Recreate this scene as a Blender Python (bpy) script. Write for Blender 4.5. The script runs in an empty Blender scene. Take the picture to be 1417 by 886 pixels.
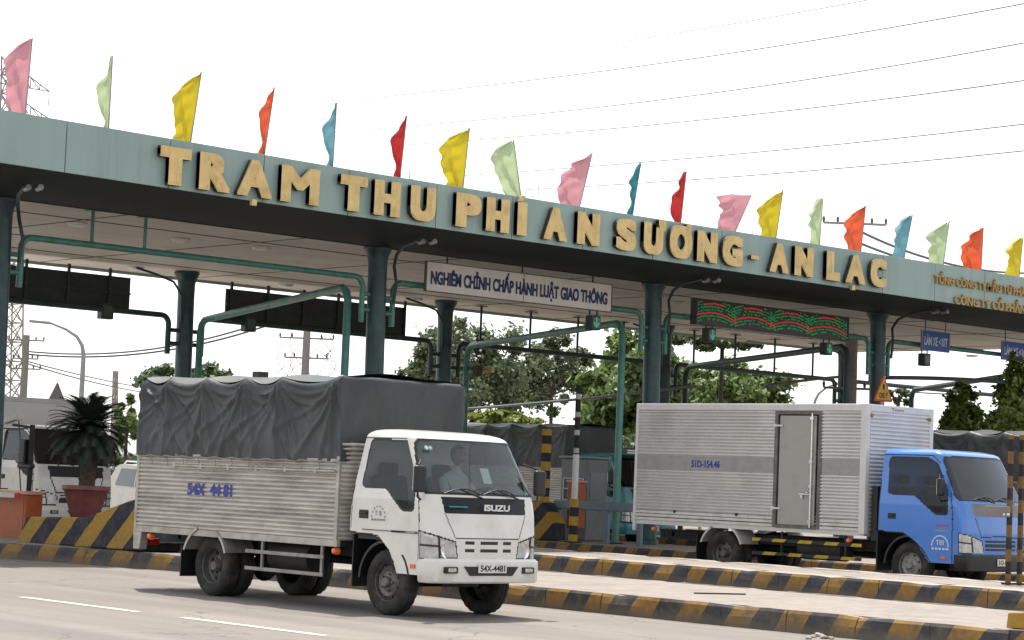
import bpy, bmesh, math, random
import numpy as np
from mathutils import Vector, Matrix, Euler
random.seed(7)
rng = np.random.default_rng(11)
SC = bpy.context.scene
COL = SC.collection
R_ = math.radians

# ---------------------------------------------------------------- camera
CX, CY = 708.5, 443.0
VA = np.array([-2100., 555.]); VB = np.array([4000., 800.])
FPX = math.sqrt(-float((VA-[CX, CY]) @ (VB-[CX, CY])))
def _d(p):
    v = np.array([p[0]-CX, -(p[1]-CY), -FPX]); return v/np.linalg.norm(v)
_a = -_d(VA); _b = _d(VB); _b = _b-_a*(_a@_b); _b /= np.linalg.norm(_b)
RM = np.array([_a, _b, np.cross(_a, _b)])
CAM = np.array([0., 0., 1.6])
def _ray(x, y): return RM @ np.array([x-CX, -(y-CY), -FPX])
# a photo point turned into a real point on a known vertical or level plane of the place
def onx(x, y, X): r = _ray(x, y); return CAM+r*(X-CAM[0])/r[0]
def ony(x, y, Y): r = _ray(x, y); return CAM+r*(Y-CAM[1])/r[1]
def onz(x, y, Z): r = _ray(x, y); return CAM+r*(Z-CAM[2])/r[2]
def far(x, y, D): r = _ray(x, y); return CAM+r/np.linalg.norm(r)*D
cd = bpy.data.cameras.new('camera'); cam = bpy.data.objects.new('camera', cd); COL.objects.link(cam)
cd.sensor_width = 36; cd.lens = 36*FPX/1417; cd.clip_end = 3000; cd.clip_start = 0.5
cam.matrix_world = Matrix.Translation(Vector(CAM)) @ Matrix(RM.tolist()).to_4x4()
SC.camera = cam
SC.render.resolution_x = 1024; SC.render.resolution_y = 640
# ---------------------------------------------------------------- light
SUN_DIR = Vector((-.36, .17, 1)).normalized()      # towards the sun
SUN_EL = math.asin(SUN_DIR.z); SUN_AZ = math.atan2(SUN_DIR.x, SUN_DIR.y)
w = bpy.data.worlds.new('World'); SC.world = w; w.use_nodes = True
nt = w.node_tree; bg = nt.nodes['Background']
sky = nt.nodes.new('ShaderNodeTexSky'); sky.sky_type = 'NISHITA'; sky.sun_disc = False
sky.sun_elevation = SUN_EL; sky.sun_rotation = SUN_AZ; sky.air_density = 1.0; sky.dust_density = 1.2; sky.ozone_density = 1.0; sky.altitude = 0
hs = nt.nodes.new('ShaderNodeHueSaturation'); hs.inputs['Saturation'].default_value = .16
hs.inputs['Value'].default_value = 1.25
nt.links.new(sky.outputs[0], hs.inputs['Color']); nt.links.new(hs.outputs[0], bg.inputs['Color'])
bg.inputs['Strength'].default_value = .135
sd = bpy.data.lights.new('sun', 'SUN'); sd.energy = 3.6; sd.angle = R_(1.2); sd.color = (1, .95, .87)
so = bpy.data.objects.new('sun', sd); COL.objects.link(so); so.rotation_euler = SUN_DIR.to_track_quat('Z', 'Y').to_euler()
SC.view_settings.view_transform = 'Standard'; SC.view_settings.look = 'None'
SC.view_settings.exposure = 0.72; SC.view_settings.gamma = 1
SC.render.engine = 'CYCLES'
SC.cycles.transparent_max_bounces = 24

# ---------------------------------------------------------------- materials
MATS = {}
def nodes(name):
    m = bpy.data.materials.new(name); m.use_nodes = True
    return m, m.node_tree, m.node_tree.nodes['Principled BSDF']
def M(name, col, rough=.6, metal=0., ns=6., na=.12, bump=0., bs=None, dirt=None, da=.5, dsc=2., stretch=(1, 1, 1), coat=0., spec=None, trans=0.):
    """principled with noise-varied colour, optional dirt blotches and bump"""
    if name in MATS: return MATS[name]
    m, t, p = nodes(name); N = t.nodes; L = t.links
    tc = N.new('ShaderNodeTexCoord'); mp = N.new('ShaderNodeMapping'); mp.inputs['Scale'].default_value = stretch
    L.new(tc.outputs['Object'], mp.inputs['Vector'])
    n = N.new('ShaderNodeTexNoise'); n.inputs['Scale'].default_value = ns; n.inputs['Detail'].default_value = 5; n.inputs['Roughness'].default_value = .65
    L.new(mp.outputs[0], n.inputs['Vector'])
    r = N.new('ShaderNodeValToRGB'); r.color_ramp.elements[0].position = .3; r.color_ramp.elements[1].position = .7
    r.color_ramp.elements[0].color = tuple(c*(1-na) for c in col)+(1,); r.color_ramp.elements[1].color = tuple(min(1, c*(1+na)) for c in col)+(1,)
    L.new(n.outputs['Fac'], r.inputs['Fac']); out = r.outputs[0]
    if dirt:
        n2 = N.new('ShaderNodeTexNoise'); n2.inputs['Scale'].default_value = dsc; n2.inputs['Detail'].default_value = 8; n2.inputs['Roughness'].default_value = .7
        L.new(mp.outputs[0], n2.inputs['Vector'])
        r2 = N.new('ShaderNodeValToRGB'); r2.color_ramp.elements[0].position = .48; r2.color_ramp.elements[1].position = .68
        r2.color_ramp.elements[0].color = (0, 0, 0, 1); r2.color_ramp.elements[1].color = (da, da, da, 1)
        L.new(n2.outputs['Fac'], r2.inputs['Fac'])
        mx = N.new('ShaderNodeMix'); mx.data_type = 'RGBA'; mx.inputs['B'].default_value = tuple(dirt)+(1,)
        L.new(r2.outputs[0], mx.inputs['Factor']); L.new(out, mx.inputs['A']); out = mx.outputs['Result']
    L.new(out, p.inputs['Base Color'])
    p.inputs['Roughness'].default_value = rough; p.inputs['Metallic'].default_value = metal
    if coat: p.inputs['Coat Weight'].default_value = coat; p.inputs['Coat Roughness'].default_value = .08
    if spec is not None: p.inputs['Specular IOR Level'].default_value = spec
    if trans: p.inputs['Transmission Weight'].default_value = trans
    if bump:
        nb = N.new('ShaderNodeTexNoise'); nb.inputs['Scale'].default_value = bs or ns*3; nb.inputs['Detail'].default_value = 4
        L.new(mp.outputs[0], nb.inputs['Vector'])
        b = N.new('ShaderNodeBump'); b.inputs['Strength'].default_value = bump; b.inputs['Distance'].default_value = .02
        L.new(nb.outputs['Fac'], b.inputs['Height']); L.new(b.outputs[0], p.inputs['Normal'])
    MATS[name] = m; return m
def glass(name, tint, refl=.1, rough=.03):
    if name in MATS: return MATS[name]
    m, t, p = nodes(name); N = t.nodes; L = t.links
    N.remove(p); o = N['Material Output']
    tr = N.new('ShaderNodeBsdfTransparent'); tr.inputs[0].default_value = tuple(tint)+(1,)
    g = N.new('ShaderNodeBsdfGlossy'); g.inputs['Roughness'].default_value = rough; g.inputs['Color'].default_value = (.9, .95, 1, 1)
    lw = N.new('ShaderNodeFresnel'); lw.inputs[0].default_value = 1.5
    ad = N.new('ShaderNodeMath'); ad.operation = 'ADD'; ad.use_clamp = True; ad.inputs[1].default_value = refl
    L.new(lw.outputs[0], ad.inputs[0])
    ge = N.new('ShaderNodeNewGeometry'); iv = N.new('ShaderNodeMath'); iv.operation = 'SUBTRACT'; iv.inputs[0].default_value = 1; L.new(ge.outputs['Backfacing'], iv.inputs[1])
    ml = N.new('ShaderNodeMath'); ml.operation = 'MULTIPLY'; L.new(ad.outputs[0], ml.inputs[0]); L.new(iv.outputs[0], ml.inputs[1]); ad = ml
    mx = N.new('ShaderNodeMixShader'); L.new(ad.outputs[0], mx.inputs[0]); L.new(tr.outputs[0], mx.inputs[1]); L.new(g.outputs[0], mx.inputs[2])
    L.new(mx.outputs[0], o.inputs['Surface']); MATS[name] = m; return m
def stripes(name, period, slant, axis=0, yel=(.50, .29, .045), blk=(.035, .037, .042), wear=.55, ratio=.5, vert=(0, 0, 1), grime=(.16, .13, .1), joint=0):
    """hazard stripes of worn paint: position along an axis plus a slant on the height"""
    if name in MATS: return MATS[name]
    m, t, p = nodes(name); N = t.nodes; L = t.links
    tc = N.new('ShaderNodeTexCoord'); sp = N.new('ShaderNodeSeparateXYZ'); L.new(tc.outputs['Object'], sp.inputs[0])
    def mth(op, a, b=None):
        q = N.new('ShaderNodeMath'); q.operation = op
        for i, v in enumerate((a, b)):
            if v is None: continue
            if isinstance(v, (int, float)): q.inputs[i].default_value = v
            else: L.new(v, q.inputs[i])
        return q.outputs[0]
    nz = N.new('ShaderNodeTexNoise'); nz.inputs['Scale'].default_value = 5; nz.inputs['Detail'].default_value = 6; L.new(tc.outputs['Object'], nz.inputs['Vector'])
    s = mth('ADD', sp.outputs[axis], mth('MULTIPLY', sp.outputs[2], slant)) if axis != 2 else sp.outputs[2]
    s = mth('ADD', s, mth('MULTIPLY', nz.outputs['Fac'], period*.09))
    f = mth('FRACT', mth('DIVIDE', s, period))
    k = mth('LESS_THAN', f, ratio)
    mx = N.new('ShaderNodeMix'); mx.data_type = 'RGBA'; mx.inputs['A'].default_value = tuple(blk)+(1,); mx.inputs['B'].default_value = tuple(yel)+(1,)
    L.new(k, mx.inputs['Factor'])
    n2 = N.new('ShaderNodeTexNoise'); n2.inputs['Scale'].default_value = 3.1; n2.inputs['Detail'].default_value = 10; n2.inputs['Roughness'].default_value = .75; L.new(tc.outputs['Object'], n2.inputs['Vector'])
    r2 = N.new('ShaderNodeValToRGB'); r2.color_ramp.elements[0].position = .47; r2.color_ramp.elements[1].position = .66
    r2.color_ramp.elements[1].color = (wear, wear, wear, 1); L.new(n2.outputs['Fac'], r2.inputs['Fac'])
    m2 = N.new('ShaderNodeMix'); m2.data_type = 'RGBA'; m2.inputs['B'].default_value = tuple(grime)+(1,)
    L.new(r2.outputs[0], m2.inputs['Factor']); L.new(mx.outputs['Result'], m2.inputs['A'])
    n3 = N.new('ShaderNodeTexNoise'); n3.inputs['Scale'].default_value = 14; n3.inputs['Detail'].default_value = 6; L.new(tc.outputs['Object'], n3.inputs['Vector'])
    m3 = N.new('ShaderNodeMix'); m3.data_type = 'RGBA'; m3.blend_type = 'MULTIPLY'; m3.inputs['Factor'].default_value = .55
    L.new(m2.outputs['Result'], m3.inputs['A']); L.new(n3.outputs['Fac'], m3.inputs['B'])
    res = m3.outputs['Result']
    if joint:
        jf = mth('LESS_THAN', mth('FRACT', mth('DIVIDE', mth('ADD', sp.outputs[axis], mth('MULTIPLY', nz.outputs['Fac'], .02)), joint)), .018)
        m4 = N.new('ShaderNodeMix'); m4.data_type = 'RGBA'; m4.inputs['B'].default_value = (.02, .018, .015, 1); L.new(jf, m4.inputs['Factor']); L.new(res, m4.inputs['A']); res = m4.outputs['Result']
        # splash dirt along the foot
        zf = N.new('ShaderNodeMapRange'); zf.inputs['From Min'].default_value = .0; zf.inputs['From Max'].default_value = .12; zf.inputs['To Min'].default_value = .75; zf.inputs['To Max'].default_value = 0
        L.new(mth('ADD', sp.outputs[2], mth('MULTIPLY', n3.outputs['Fac'], -.06)), zf.inputs['Value'])
        m5 = N.new('ShaderNodeMix'); m5.data_type = 'RGBA'; m5.inputs['B'].default_value = (.13, .11, .09, 1); L.new(zf.outputs[0], m5.inputs['Factor']); L.new(res, m5.inputs['A']); res = m5.outputs['Result']
    L.new(res, p.inputs['Base Color']); p.inputs['Roughness'].default_value = .8
    b = N.new('ShaderNodeBump'); b.inputs['Strength'].default_value = .5; b.inputs['Distance'].default_value = .02
    L.new(n2.outputs['Fac'], b.inputs['Height']); L.new(b.outputs[0], p.inputs['Normal'])
    MATS[name] = m; return m
def leafmat(name, c1, c2):
    if name in MATS: return MATS[name]
    m, t, p = nodes(name); N = t.nodes; L = t.links
    g = N.new('ShaderNodeNewGeometry'); r = N.new('ShaderNodeValToRGB')
    r.color_ramp.elements[0].color = tuple(c1)+(1,); r.color_ramp.elements[1].color = tuple(c2)+(1,)
    L.new(g.outputs['Random Per Island'], r.inputs['Fac']); L.new(r.outputs[0], p.inputs['Base Color'])
    p.inputs['Roughness'].default_value = .55
    tl = N.new('ShaderNodeBsdfTranslucent'); L.new(r.outputs[0], tl.inputs['Color'])
    mx = N.new('ShaderNodeMixShader'); mx.inputs[0].default_value = .3; o = N['Material Output']
    L.new(p.outputs[0], mx.inputs[1]); L.new(tl.outputs[0], mx.inputs[2]); L.new(mx.outputs[0], o.inputs['Surface'])
    MATS[name] = m; return m
black = M('black_plastic', (.010, .010, .011), .45, ns=20, na=.3)
darksteel = M('dark_steel', (.016, .016, .018), .7, .1, ns=9, na=.4, dirt=(.06, .05, .04), da=.5, dsc=4)
rubber = M('tyre_rubber', (.018, .0175, .017), .85, ns=12, na=.3, dirt=(.10, .09, .08), da=.5, dsc=5, bump=.3)
chrome = M('bright_metal', (.75, .75, .76), .22, .9, ns=20, na=.1)
green_dk = M('column_paint', (.015, .055, .062), .38, ns=3, na=.25, dirt=(.05, .1, .1), da=.5, dsc=3)
green_pipe = M('pipe_paint', (.07, .24, .20), .4, ns=4, na=.2, dirt=(.03, .08, .07), da=.5, dsc=3)
green_blk = M('dark_pipe_paint', (.02, .05, .05), .45, ns=4, na=.3)
orange_lens = M('orange_lens', (.75, .16, .03), .2, ns=30, na=.2, coat=.5)
red_lens = M('red_lens', (.5, .02, .015), .2, ns=30, na=.2, coat=.5)
white_lens = M('clear_lens', (.6, .62, .62), .12, .5, ns=25, na=.35, coat=1)

# ---------------------------------------------------------------- object helpers
def tag(o, label=None, cat=None, group=None, kind=None):
    if label: o['label'] = label
    if cat: o['category'] = cat
    if group: o['group'] = group
    if kind: o['kind'] = kind
    return o
def thing(name, label, cat, loc=(0, 0, 0), rz=0., group=None):
    o = bpy.data.objects.new(name, None); COL.objects.link(o); o.location = loc; o.rotation_euler = (0, 0, rz)
    o.empty_display_size = .2
    return tag(o, label, cat, group)
def rootloc(o):
    v = Vector((0, 0, 0))
    while o: v = v+Vector(o.location); o = o.parent
    return v
class MB:
    def __init__(s): s.v = []; s.f = []; s.m = []
    def add(s, vs, fs, mi=0):
        b = len(s.v); s.v += [tuple(map(float, p)) for p in vs]; s.f += [tuple(b+i for i in f) for f in fs]; s.m += [mi]*len(fs); return s
    def box(s, c, d, mi=0, rot=None):
        c = Vector(c); h = Vector(d)/2; q = [Vector((x*h.x, y*h.y, z*h.z)) for x in (-1, 1) for y in (-1, 1) for z in (-1, 1)]
        if rot is not None: q = [rot @ p for p in q]
        return s.add([c+p for p in q], [(0, 1, 3, 2), (4, 6, 7, 5), (0, 4, 5, 1), (2, 3, 7, 6), (0, 2, 6, 4), (1, 5, 7, 3)], mi)
    def span(s, a, b, mi=0):
        return s.box([(a[i]+b[i])/2 for i in range(3)], [abs(b[i]-a[i]) for i in range(3)], mi)
    def beam(s, p, q, w, h, mi=0):
        p = Vector(p); q = Vector(q); d = q-p; r = d.to_track_quat('X', 'Z').to_matrix(); return s.box((p+q)/2, (d.length, w, h), mi, r)
    def tube(s, pts, r, seg=10, mi=0, caps=True):
        pts = [Vector(p) for p in pts]; n = len(pts); rs = r if isinstance(r, (list, tuple)) else [r]*n
        up = None; vs = []; fs = []
        for i, p in enumerate(pts):
            d = (pts[min(i+1, n-1)]-pts[max(i-1, 0)]).normalized()
            if up is None:
                up = Vector((0, 0, 1)) if abs(d.z) < .9 else Vector((1, 0, 0))
            u = (up-d*up.dot(d)).normalized(); v = d.cross(u); up = u
            for k in range(seg):
                a = 2*math.pi*k/seg; vs.append(p+(u*math.cos(a)+v*math.sin(a))*rs[i])
        for i in range(n-1):
            for k in range(seg):
                a = i*seg+k; b = i*seg+(k+1) % seg; fs.append((a, b, b+seg, a+seg))
        if caps: fs.append(tuple(reversed(range(seg)))); fs.append(tuple(range((n-1)*seg, n*seg)))
        return s.add(vs, fs, mi)
    def cyl(s, p, q, r1, r2=None, seg=20, mi=0): return s.tube([p, q], [r1, r1 if r2 is None else r2], seg, mi)
    def lathe(s, prof, o=(0, 0, 0), axis='Z', seg=28, mi=0, close=False):
        """prof: (radius, height) pairs"""
        vs = []; fs = []; n = len(prof); o = Vector(o)
        for r, h in prof:
            for k in range(seg):
                a = 2*math.pi*k/seg; c, t = math.cos(a)*r, math.sin(a)*r
                vs.append(o+Vector({'Z': (c, t, h), 'Y': (c, h, t), 'X': (h, c, t)}[axis]))
        for i in range(n-1+(1 if close else 0)):
            for k in range(seg):
                a = i*seg+k; b = i*seg+(k+1) % seg; j = ((i+1) % n)*seg; fs.append((a, b, j+(k+1) % seg, j+k))
        return s.add(vs, fs, mi)
    def prism(s, poly, a, b, axis='Y', mi=0):
        n = len(poly)
        def P(u, v, t): return {'Y': (u, t, v), 'X': (t, u, v), 'Z': (u, v, t)}[axis]
        vs = [P(u, v, a) for u, v in poly]+[P(u, v, b) for u, v in poly]
        return s.add(vs, [tuple(range(n)), tuple(range(2*n-1, n-1, -1))]+[(i, i+n, (i+1) % n+n, (i+1) % n) for i in range(n)], mi)
    def grid(s, P, mi=0):
        """P[i][j] points"""
        n = len(P); m = len(P[0]); return s.add([p for r in P for p in r], [(i*m+j, i*m+j+1, (i+1)*m+j+1, (i+1)*m+j) for i in range(n-1) for j in range(m-1)], mi)
    def build(s, name, mats, parent=None, world=False, smooth=None, bevel=0, fix=True):
        me = bpy.data.meshes.new(name)
        off = rootloc(parent) if (world and parent) else Vector((0, 0, 0))
        if off.length: vs = [(v[0]-off.x, v[1]-off.y, v[2]-off.z) for v in s.v]
        else: vs = s.v
        me.from_pydata(vs, [], s.f)
        for m in (mats if isinstance(mats, (list, tuple)) else [mats]): me.materials.append(m)
        if len(me.materials) > 1: me.polygons.foreach_set('material_index', s.m)
        if fix:
            bm = bmesh.new(); bm.from_mesh(me); bmesh.ops.recalc_face_normals(bm, faces=bm.faces); bm.to_mesh(me); bm.free()
        if smooth is not None:
            me.polygons.foreach_set('use_smooth', [True]*len(me.polygons))
            if smooth < 179: me.set_sharp_from_angle(angle=R_(smooth))
        me.update()
        o = bpy.data.objects.new(name, me); COL.objects.link(o)
        if parent: o.parent = parent
        if bevel:
            bv = o.modifiers.new('bevel', 'BEVEL'); bv.width = bevel; bv.segments = 2; bv.limit_method = 'ANGLE'; bv.angle_limit = R_(40)
        return o
def dup(o, parent=None):
    c = o.copy(); COL.objects.link(c); c.parent = parent
    for ch in list(o.children): dup(ch, c)
    return c
# ---- lettering turned into mesh
def text_data(txt, extr=.0, bold=.0, wscale=1.):
    cu = bpy.data.curves.new('t', 'FONT'); cu.body = txt; cu.size = 1; cu.extrude = extr; cu.offset = bold; cu.resolution_u = 4
    ob = bpy.data.objects.new('t', cu); COL.objects.link(ob)
    bpy.context.view_layer.update()
    me = bpy.data.meshes.new_from_object(ob.evaluated_get(bpy.context.evaluated_depsgraph_get()))
    vs = np.array([tuple(v.co) for v in me.vertices]); fs = [tuple(p.vertices) for p in me.polygons]
    bpy.data.objects.remove(ob); bpy.data.curves.remove(cu); bpy.data.meshes.remove(me)
    return vs, fs
def letters(mb, txt, org, right, up, width=None, height=None, depth=.0, bold=.0, mi=0, keep=None, slant=0, heavy=0):
    """fits the text into a width x height box whose lower left corner is org; height is that of the whole block"""
    vs, fs = text_data(txt, .5, bold)
    if not len(vs): return
    lo = vs.min(0); hi = vs.max(0)
    v = (vs-lo)/(np.maximum(hi-lo, 1e-6))
    ar = (hi[0]-lo[0])/(hi[1]-lo[1])
    if width is None: width = height*ar
    if height is None: height = width/ar
    right = Vector(right).normalized(); up = Vector(up).normalized(); n = right.cross(up)
    org = Vector(org)
    hx, hy = heavy if isinstance(heavy, tuple) else (heavy, heavy)
    cop = [(0, 0)] if not hx else [(a, b) for a in (-1, -.5, 0, .5, 1) for b in (-1, 1)]+[(-1, 0), (1, 0)]
    w2, h2 = width-2*hx, height-2*hy
    for i, (a, b) in enumerate(cop):
        o2 = org+right*hx*(1+a)+up*hy*(1+b)
        pts = [o2+right*(p[0]*w2+slant*p[1]*h2)+up*(p[1]*h2)+n*(p[2]*(depth+i*.0006)) for p in v]
        mb.add(pts, fs, mi)
# ================================================================ ground and islands
def road_mat():
    m, t, p = nodes('road_concrete'); N = t.nodes; L = t.links
    tc = N.new('ShaderNodeTexCoord')
    mp = N.new('ShaderNodeMapping'); mp.inputs['Scale'].default_value = (.12, .9, 1); L.new(tc.outputs['Object'], mp.inputs[0])
    n1 = N.new('ShaderNodeTexNoise'); n1.inputs['Scale'].default_value = 1.3; n1.inputs['Detail'].default_value = 7; n1.inputs['Roughness'].default_value = .6; L.new(mp.outputs[0], n1.inputs['Vector'])
    r1 = N.new('ShaderNodeValToRGB'); e = r1.color_ramp.elements; e[0].position = .3; e[1].position = .72
    e[0].color = (.165, .146, .130, 1); e[1].color = (.255, .226, .202, 1); L.new(n1.outputs['Fac'], r1.inputs['Fac'])
    n2 = N.new('ShaderNodeTexNoise'); n2.inputs['Scale'].default_value = 45; n2.inputs['Detail'].default_value = 5; L.new(tc.outputs['Object'], n2.inputs['Vector'])
    r2 = N.new('ShaderNodeValToRGB'); r2.color_ramp.elements[0].color = (.6, .6, .6, 1); r2.color_ramp.elements[1].color = (1.35, 1.33, 1.3, 1); L.new(n2.outputs['Fac'], r2.inputs['Fac'])
    mx = N.new('ShaderNodeMix'); mx.data_type = 'RGBA'; mx.blend_type = 'MULTIPLY'; mx.inputs['Factor'].default_value = 1
    L.new(r1.outputs[0], mx.inputs['A']); L.new(r2.outputs[0], mx.inputs['B'])
    # oil and tyre stains
    n3 = N.new('ShaderNodeTexNoise'); n3.inputs['Scale'].default_value = .55; n3.inputs['Detail'].default_value = 9; n3.inputs['Roughness'].default_value = .7; L.new(mp.outputs[0], n3.inputs['Vector'])
    r3 = N.new('ShaderNodeValToRGB'); r3.color_ramp.elements[0].position = .5; r3.color_ramp.elements[1].position = .62; r3.color_ramp.elements[1].color = (.6, .6, .6, 1); L.new(n3.outputs['Fac'], r3.inputs['Fac'])
    m2 = N.new('ShaderNodeMix'); m2.data_type = 'RGBA'; m2.inputs['B'].default_value = (.13, .125, .125, 1)
    L.new(r3.outputs[0], m2.inputs['Factor']); L.new(mx.outputs['Result'], m2.inputs['A'])
    # fine cracks
    vo = N.new('ShaderNodeTexVoronoi'); vo.feature = 'DISTANCE_TO_EDGE'; vo.inputs['Scale'].default_value = .28
    nd = N.new('ShaderNodeTexNoise'); nd.inputs['Scale'].default_value = 1.1; nd.inputs['Detail'].default_value = 6; L.new(tc.outputs['Object'], nd.inputs['Vector'])
    vm = N.new('ShaderNodeVectorMath'); vm.operation = 'ADD'; L.new(tc.outputs['Object'], vm.inputs[0]); L.new(nd.outputs['Color'], vm.inputs[1]); L.new(vm.outputs[0], vo.inputs['Vector'])
    lt = N.new('ShaderNodeMath'); lt.operation = 'LESS_THAN'; lt.inputs[1].default_value = .0035; L.new(vo.outputs['Distance'], lt.inputs[0])
    lm = N.new('ShaderNodeMath'); lm.operation = 'MULTIPLY'; lm.inputs[1].default_value = .55; L.new(lt.outputs[0], lm.inputs[0])
    m3 = N.new('ShaderNodeMix'); m3.data_type = 'RGBA'; m3.inputs['B'].default_value = (.07, .065, .06, 1)
    L.new(lm.outputs[0], m3.inputs['Factor']); L.new(m2.outputs['Result'], m3.inputs['A'])
    # tyre tracks along the lanes and transverse slab joints
    sp = N.new('ShaderNodeSeparateXYZ'); L.new(tc.outputs['Object'], sp.inputs[0])
    def mth(op, a, b=None, c=None):
        q = N.new('ShaderNodeMath'); q.operation = op
        for i, v in enumerate((a, b, c)):
            if v is None: continue
            if isinstance(v, (int, float)): q.inputs[i].default_value = v
            else: L.new(v, q.inputs[i])
        return q.outputs[0]
    tr = mth('MULTIPLY', mth('POWER', mth('ADD', mth('MULTIPLY', mth('SINE', mth('MULTIPLY', mth('ADD', sp.outputs[1], mth('MULTIPLY', nd.outputs['Fac'], .25)), 3.49)), .5), .5), 3), mth('MULTIPLY', n1.outputs['Fac'], .55))
    m4 = N.new('ShaderNodeMix'); m4.data_type = 'RGBA'; m4.inputs['B'].default_value = (.12, .112, .108, 1); L.new(tr, m4.inputs['Factor']); L.new(m3.outputs['Result'], m4.inputs['A'])
    jj = mth('LESS_THAN', mth('FRACT', mth('DIVIDE', mth('ADD', sp.outputs[0], mth('MULTIPLY', nd.outputs['Fac'], .05)), 6.2)), .0035)
    j2 = mth('LESS_THAN', mth('ABSOLUTE', mth('SUBTRACT', sp.outputs[1], mth('ADD', 17.1, mth('MULTIPLY', nd.outputs['Fac'], .05)))), .012)
    jm = mth('MULTIPLY', mth('MAXIMUM', jj, j2), .6)
    m6 = N.new('ShaderNodeMix'); m6.data_type = 'RGBA'; m6.inputs['B'].default_value = (.06, .055, .05, 1); L.new(jm, m6.inputs['Factor']); L.new(m4.outputs['Result'], m6.inputs['A'])
    L.new(m6.outputs['Result'], p.inputs['Base Color']); p.inputs['Roughness'].default_value = .85
    b = N.new('ShaderNodeBump'); b.inputs['Strength'].default_value = .35; b.inputs['Distance'].default_value = .01; L.new(n2.outputs['Fac'], b.inputs['Height']); L.new(b.outputs[0], p.inputs['Normal'])
    return m
road = road_mat()
g = MB(); g.add([(-1500, -300, 0), (300, -300, 0), (300, 1500, 0), (-1500, 1500, 0)], [(0, 1, 2, 3)])
tag(g.build('road', road), kind='structure')
line_m = M('road_paint', (.62, .56, .45), .7, ns=3, na=.12, dirt=(.36, .33, .29), da=.6, dsc=6)
mb = MB()
for k in range(-6, 9):
    x0 = -19.9+k*3.38*1.0
    pts = 12
    for i in range(pts):
        a = x0+i*2.5/pts; b = x0+(i+1)*2.5/pts
        mb.add([(a, 13.6+.006*math.sin(a*9), .004), (b, 13.6+.006*math.sin(b*9), .004), (b, 13.73+.006*math.sin(b*7), .004), (a, 13.73+.006*math.sin(a*7), .004)], [(0, 1, 2, 3)])
tag(mb.build('lane_marking', line_m), kind='structure')
# grass ground beyond the road plaza
vg = M('verge_ground', (.09, .10, .045), .9, ns=.8, na=.5, dirt=(.2, .16, .1), da=.6, dsc=.6)
mb = MB(); mb.add([(-1500, 20, .004), (-72, 20, .004), (-72, 74, .004), (300, 74, .004), (300, 1500, .004), (-1500, 1500, .004)], [(0, 1, 2, 3, 4, 5)])
tag(mb.build('verge', vg), kind='structure')

conc = M('island_concrete', (.265, .228, .20), .85, ns=5, na=.15, dirt=(.17, .15, .13), da=.7, dsc=1.6, bump=.3, bs=40)
kerb_pale = M('kerb_top_concrete', (.36, .32, .28), .8, ns=6, na=.15, dirt=(.22, .19, .16), da=.7, dsc=2.5, bump=.3, bs=30)
kerb_st = stripes('kerb_stripes', .80, -.55, wear=.92, yel=(.36, .20, .045), blk=(.05, .055, .065), grime=(.15, .12, .08), joint=1.02)
kerb_st2 = stripes('kerb_stripes_fresh', .74, -.6, wear=.6, yel=(.36, .20, .04), blk=(.055, .06, .075), joint=1.02)
def island(outline, z, label, top=conc, side=kerb_st, lip=.14, lipmat=None, chips=True):
    """outline: plan polygon counter-clockwise; kerbstones round a filled concrete deck"""
    t = thing('toll_island', label, 'traffic island', (outline[0][0], outline[0][1], 0), group='toll plaza islands between the lanes')
    # subdivide outline
    P = []
    n = len(outline)
    for i in range(n):
        a = Vector(outline[i]); b = Vector(outline[(i+1) % n]); k = max(1, int((b-a).length/.22))
        P += [a.lerp(b, j/k) for j in range(k)]
    c = sum(P, Vector((0, 0)))/len(P); n = len(P)
    nor = []
    for i in range(n):
        d = (P[(i+1) % n]-P[i-1]).normalized(); nor.append(Vector((-d.y, d.x)))   # inward for ccw
    k = MB(); rr = random.Random(len(label)); rows = []
    prof = [(0, 0, 0), (.0, .5, .012), (.012, .86, .014), (.035, 1., .010), (lip, 1., .0)]
    for off, h, jit in prof:
        row = []
        for i in range(n):
            j = (rr.random()-.5)*2*jit+(abs(math.sin(i*.37))**18)*.03*(1 if h > .8 and chips else 0)
            q = P[i]+nor[i]*(off+max(0, j))
            row.append((q.x, q.y, z*h-(max(0, j)*.6 if h > .8 else 0)))
        rows.append(row+[row[0]])
    for a in range(len(rows)-1): k.grid([rows[a], rows[a+1]], 0 if a < 3 else 1)
    k.build('kerb', [side, lipmat or top], t, world=True, smooth=35)
    d = MB(); q = [P[i]+nor[i]*(lip-.002) for i in range(n)]
    d.add([(p.x, p.y, z-.006) for p in q], [tuple(range(n))]); d.build('deck', top, t, world=True)
    return t
island([(-13.5, 19.72), (-13.3, 19.9), (-13.4, 23.5), (-29, 23.6), (-70, 23.2), (-70, 18.6), (-33.2, 18.62), (-29, 19.66), (-22, 19.8)], .26,
       'front traffic island with worn yellow and black kerb beside the white tarp truck', lipmat=conc)
island([(-12, 27.35), (-12, 30.4), (-70, 30.4), (-70, 27.55), (-29, 27.55), (-18, 27.4)], .32,
       'second traffic island with pale kerb top, striped sides, in front of the blue truck', side=kerb_st2, lipmat=kerb_pale, lip=.5)
island([(-22, 35.5), (-22, 39.2), (-70, 39.2), (-70, 35.5)], .26,
       'third traffic island behind the blue truck, striped yellow and black', side=kerb_st2, lipmat=kerb_pale)
island([(-30, 44.2), (-30, 47.9), (-70, 47.9), (-70, 44.2)], .26,
       'far traffic island behind the blue railing', side=kerb_st2, lipmat=kerb_pale)
island([(-34, 53), (-34, 56.6), (-70, 56.6), (-70, 53)], .26, 'farthest traffic island of the plaza, hidden behind the box truck', side=kerb_st2, lipmat=kerb_pale)
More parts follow.
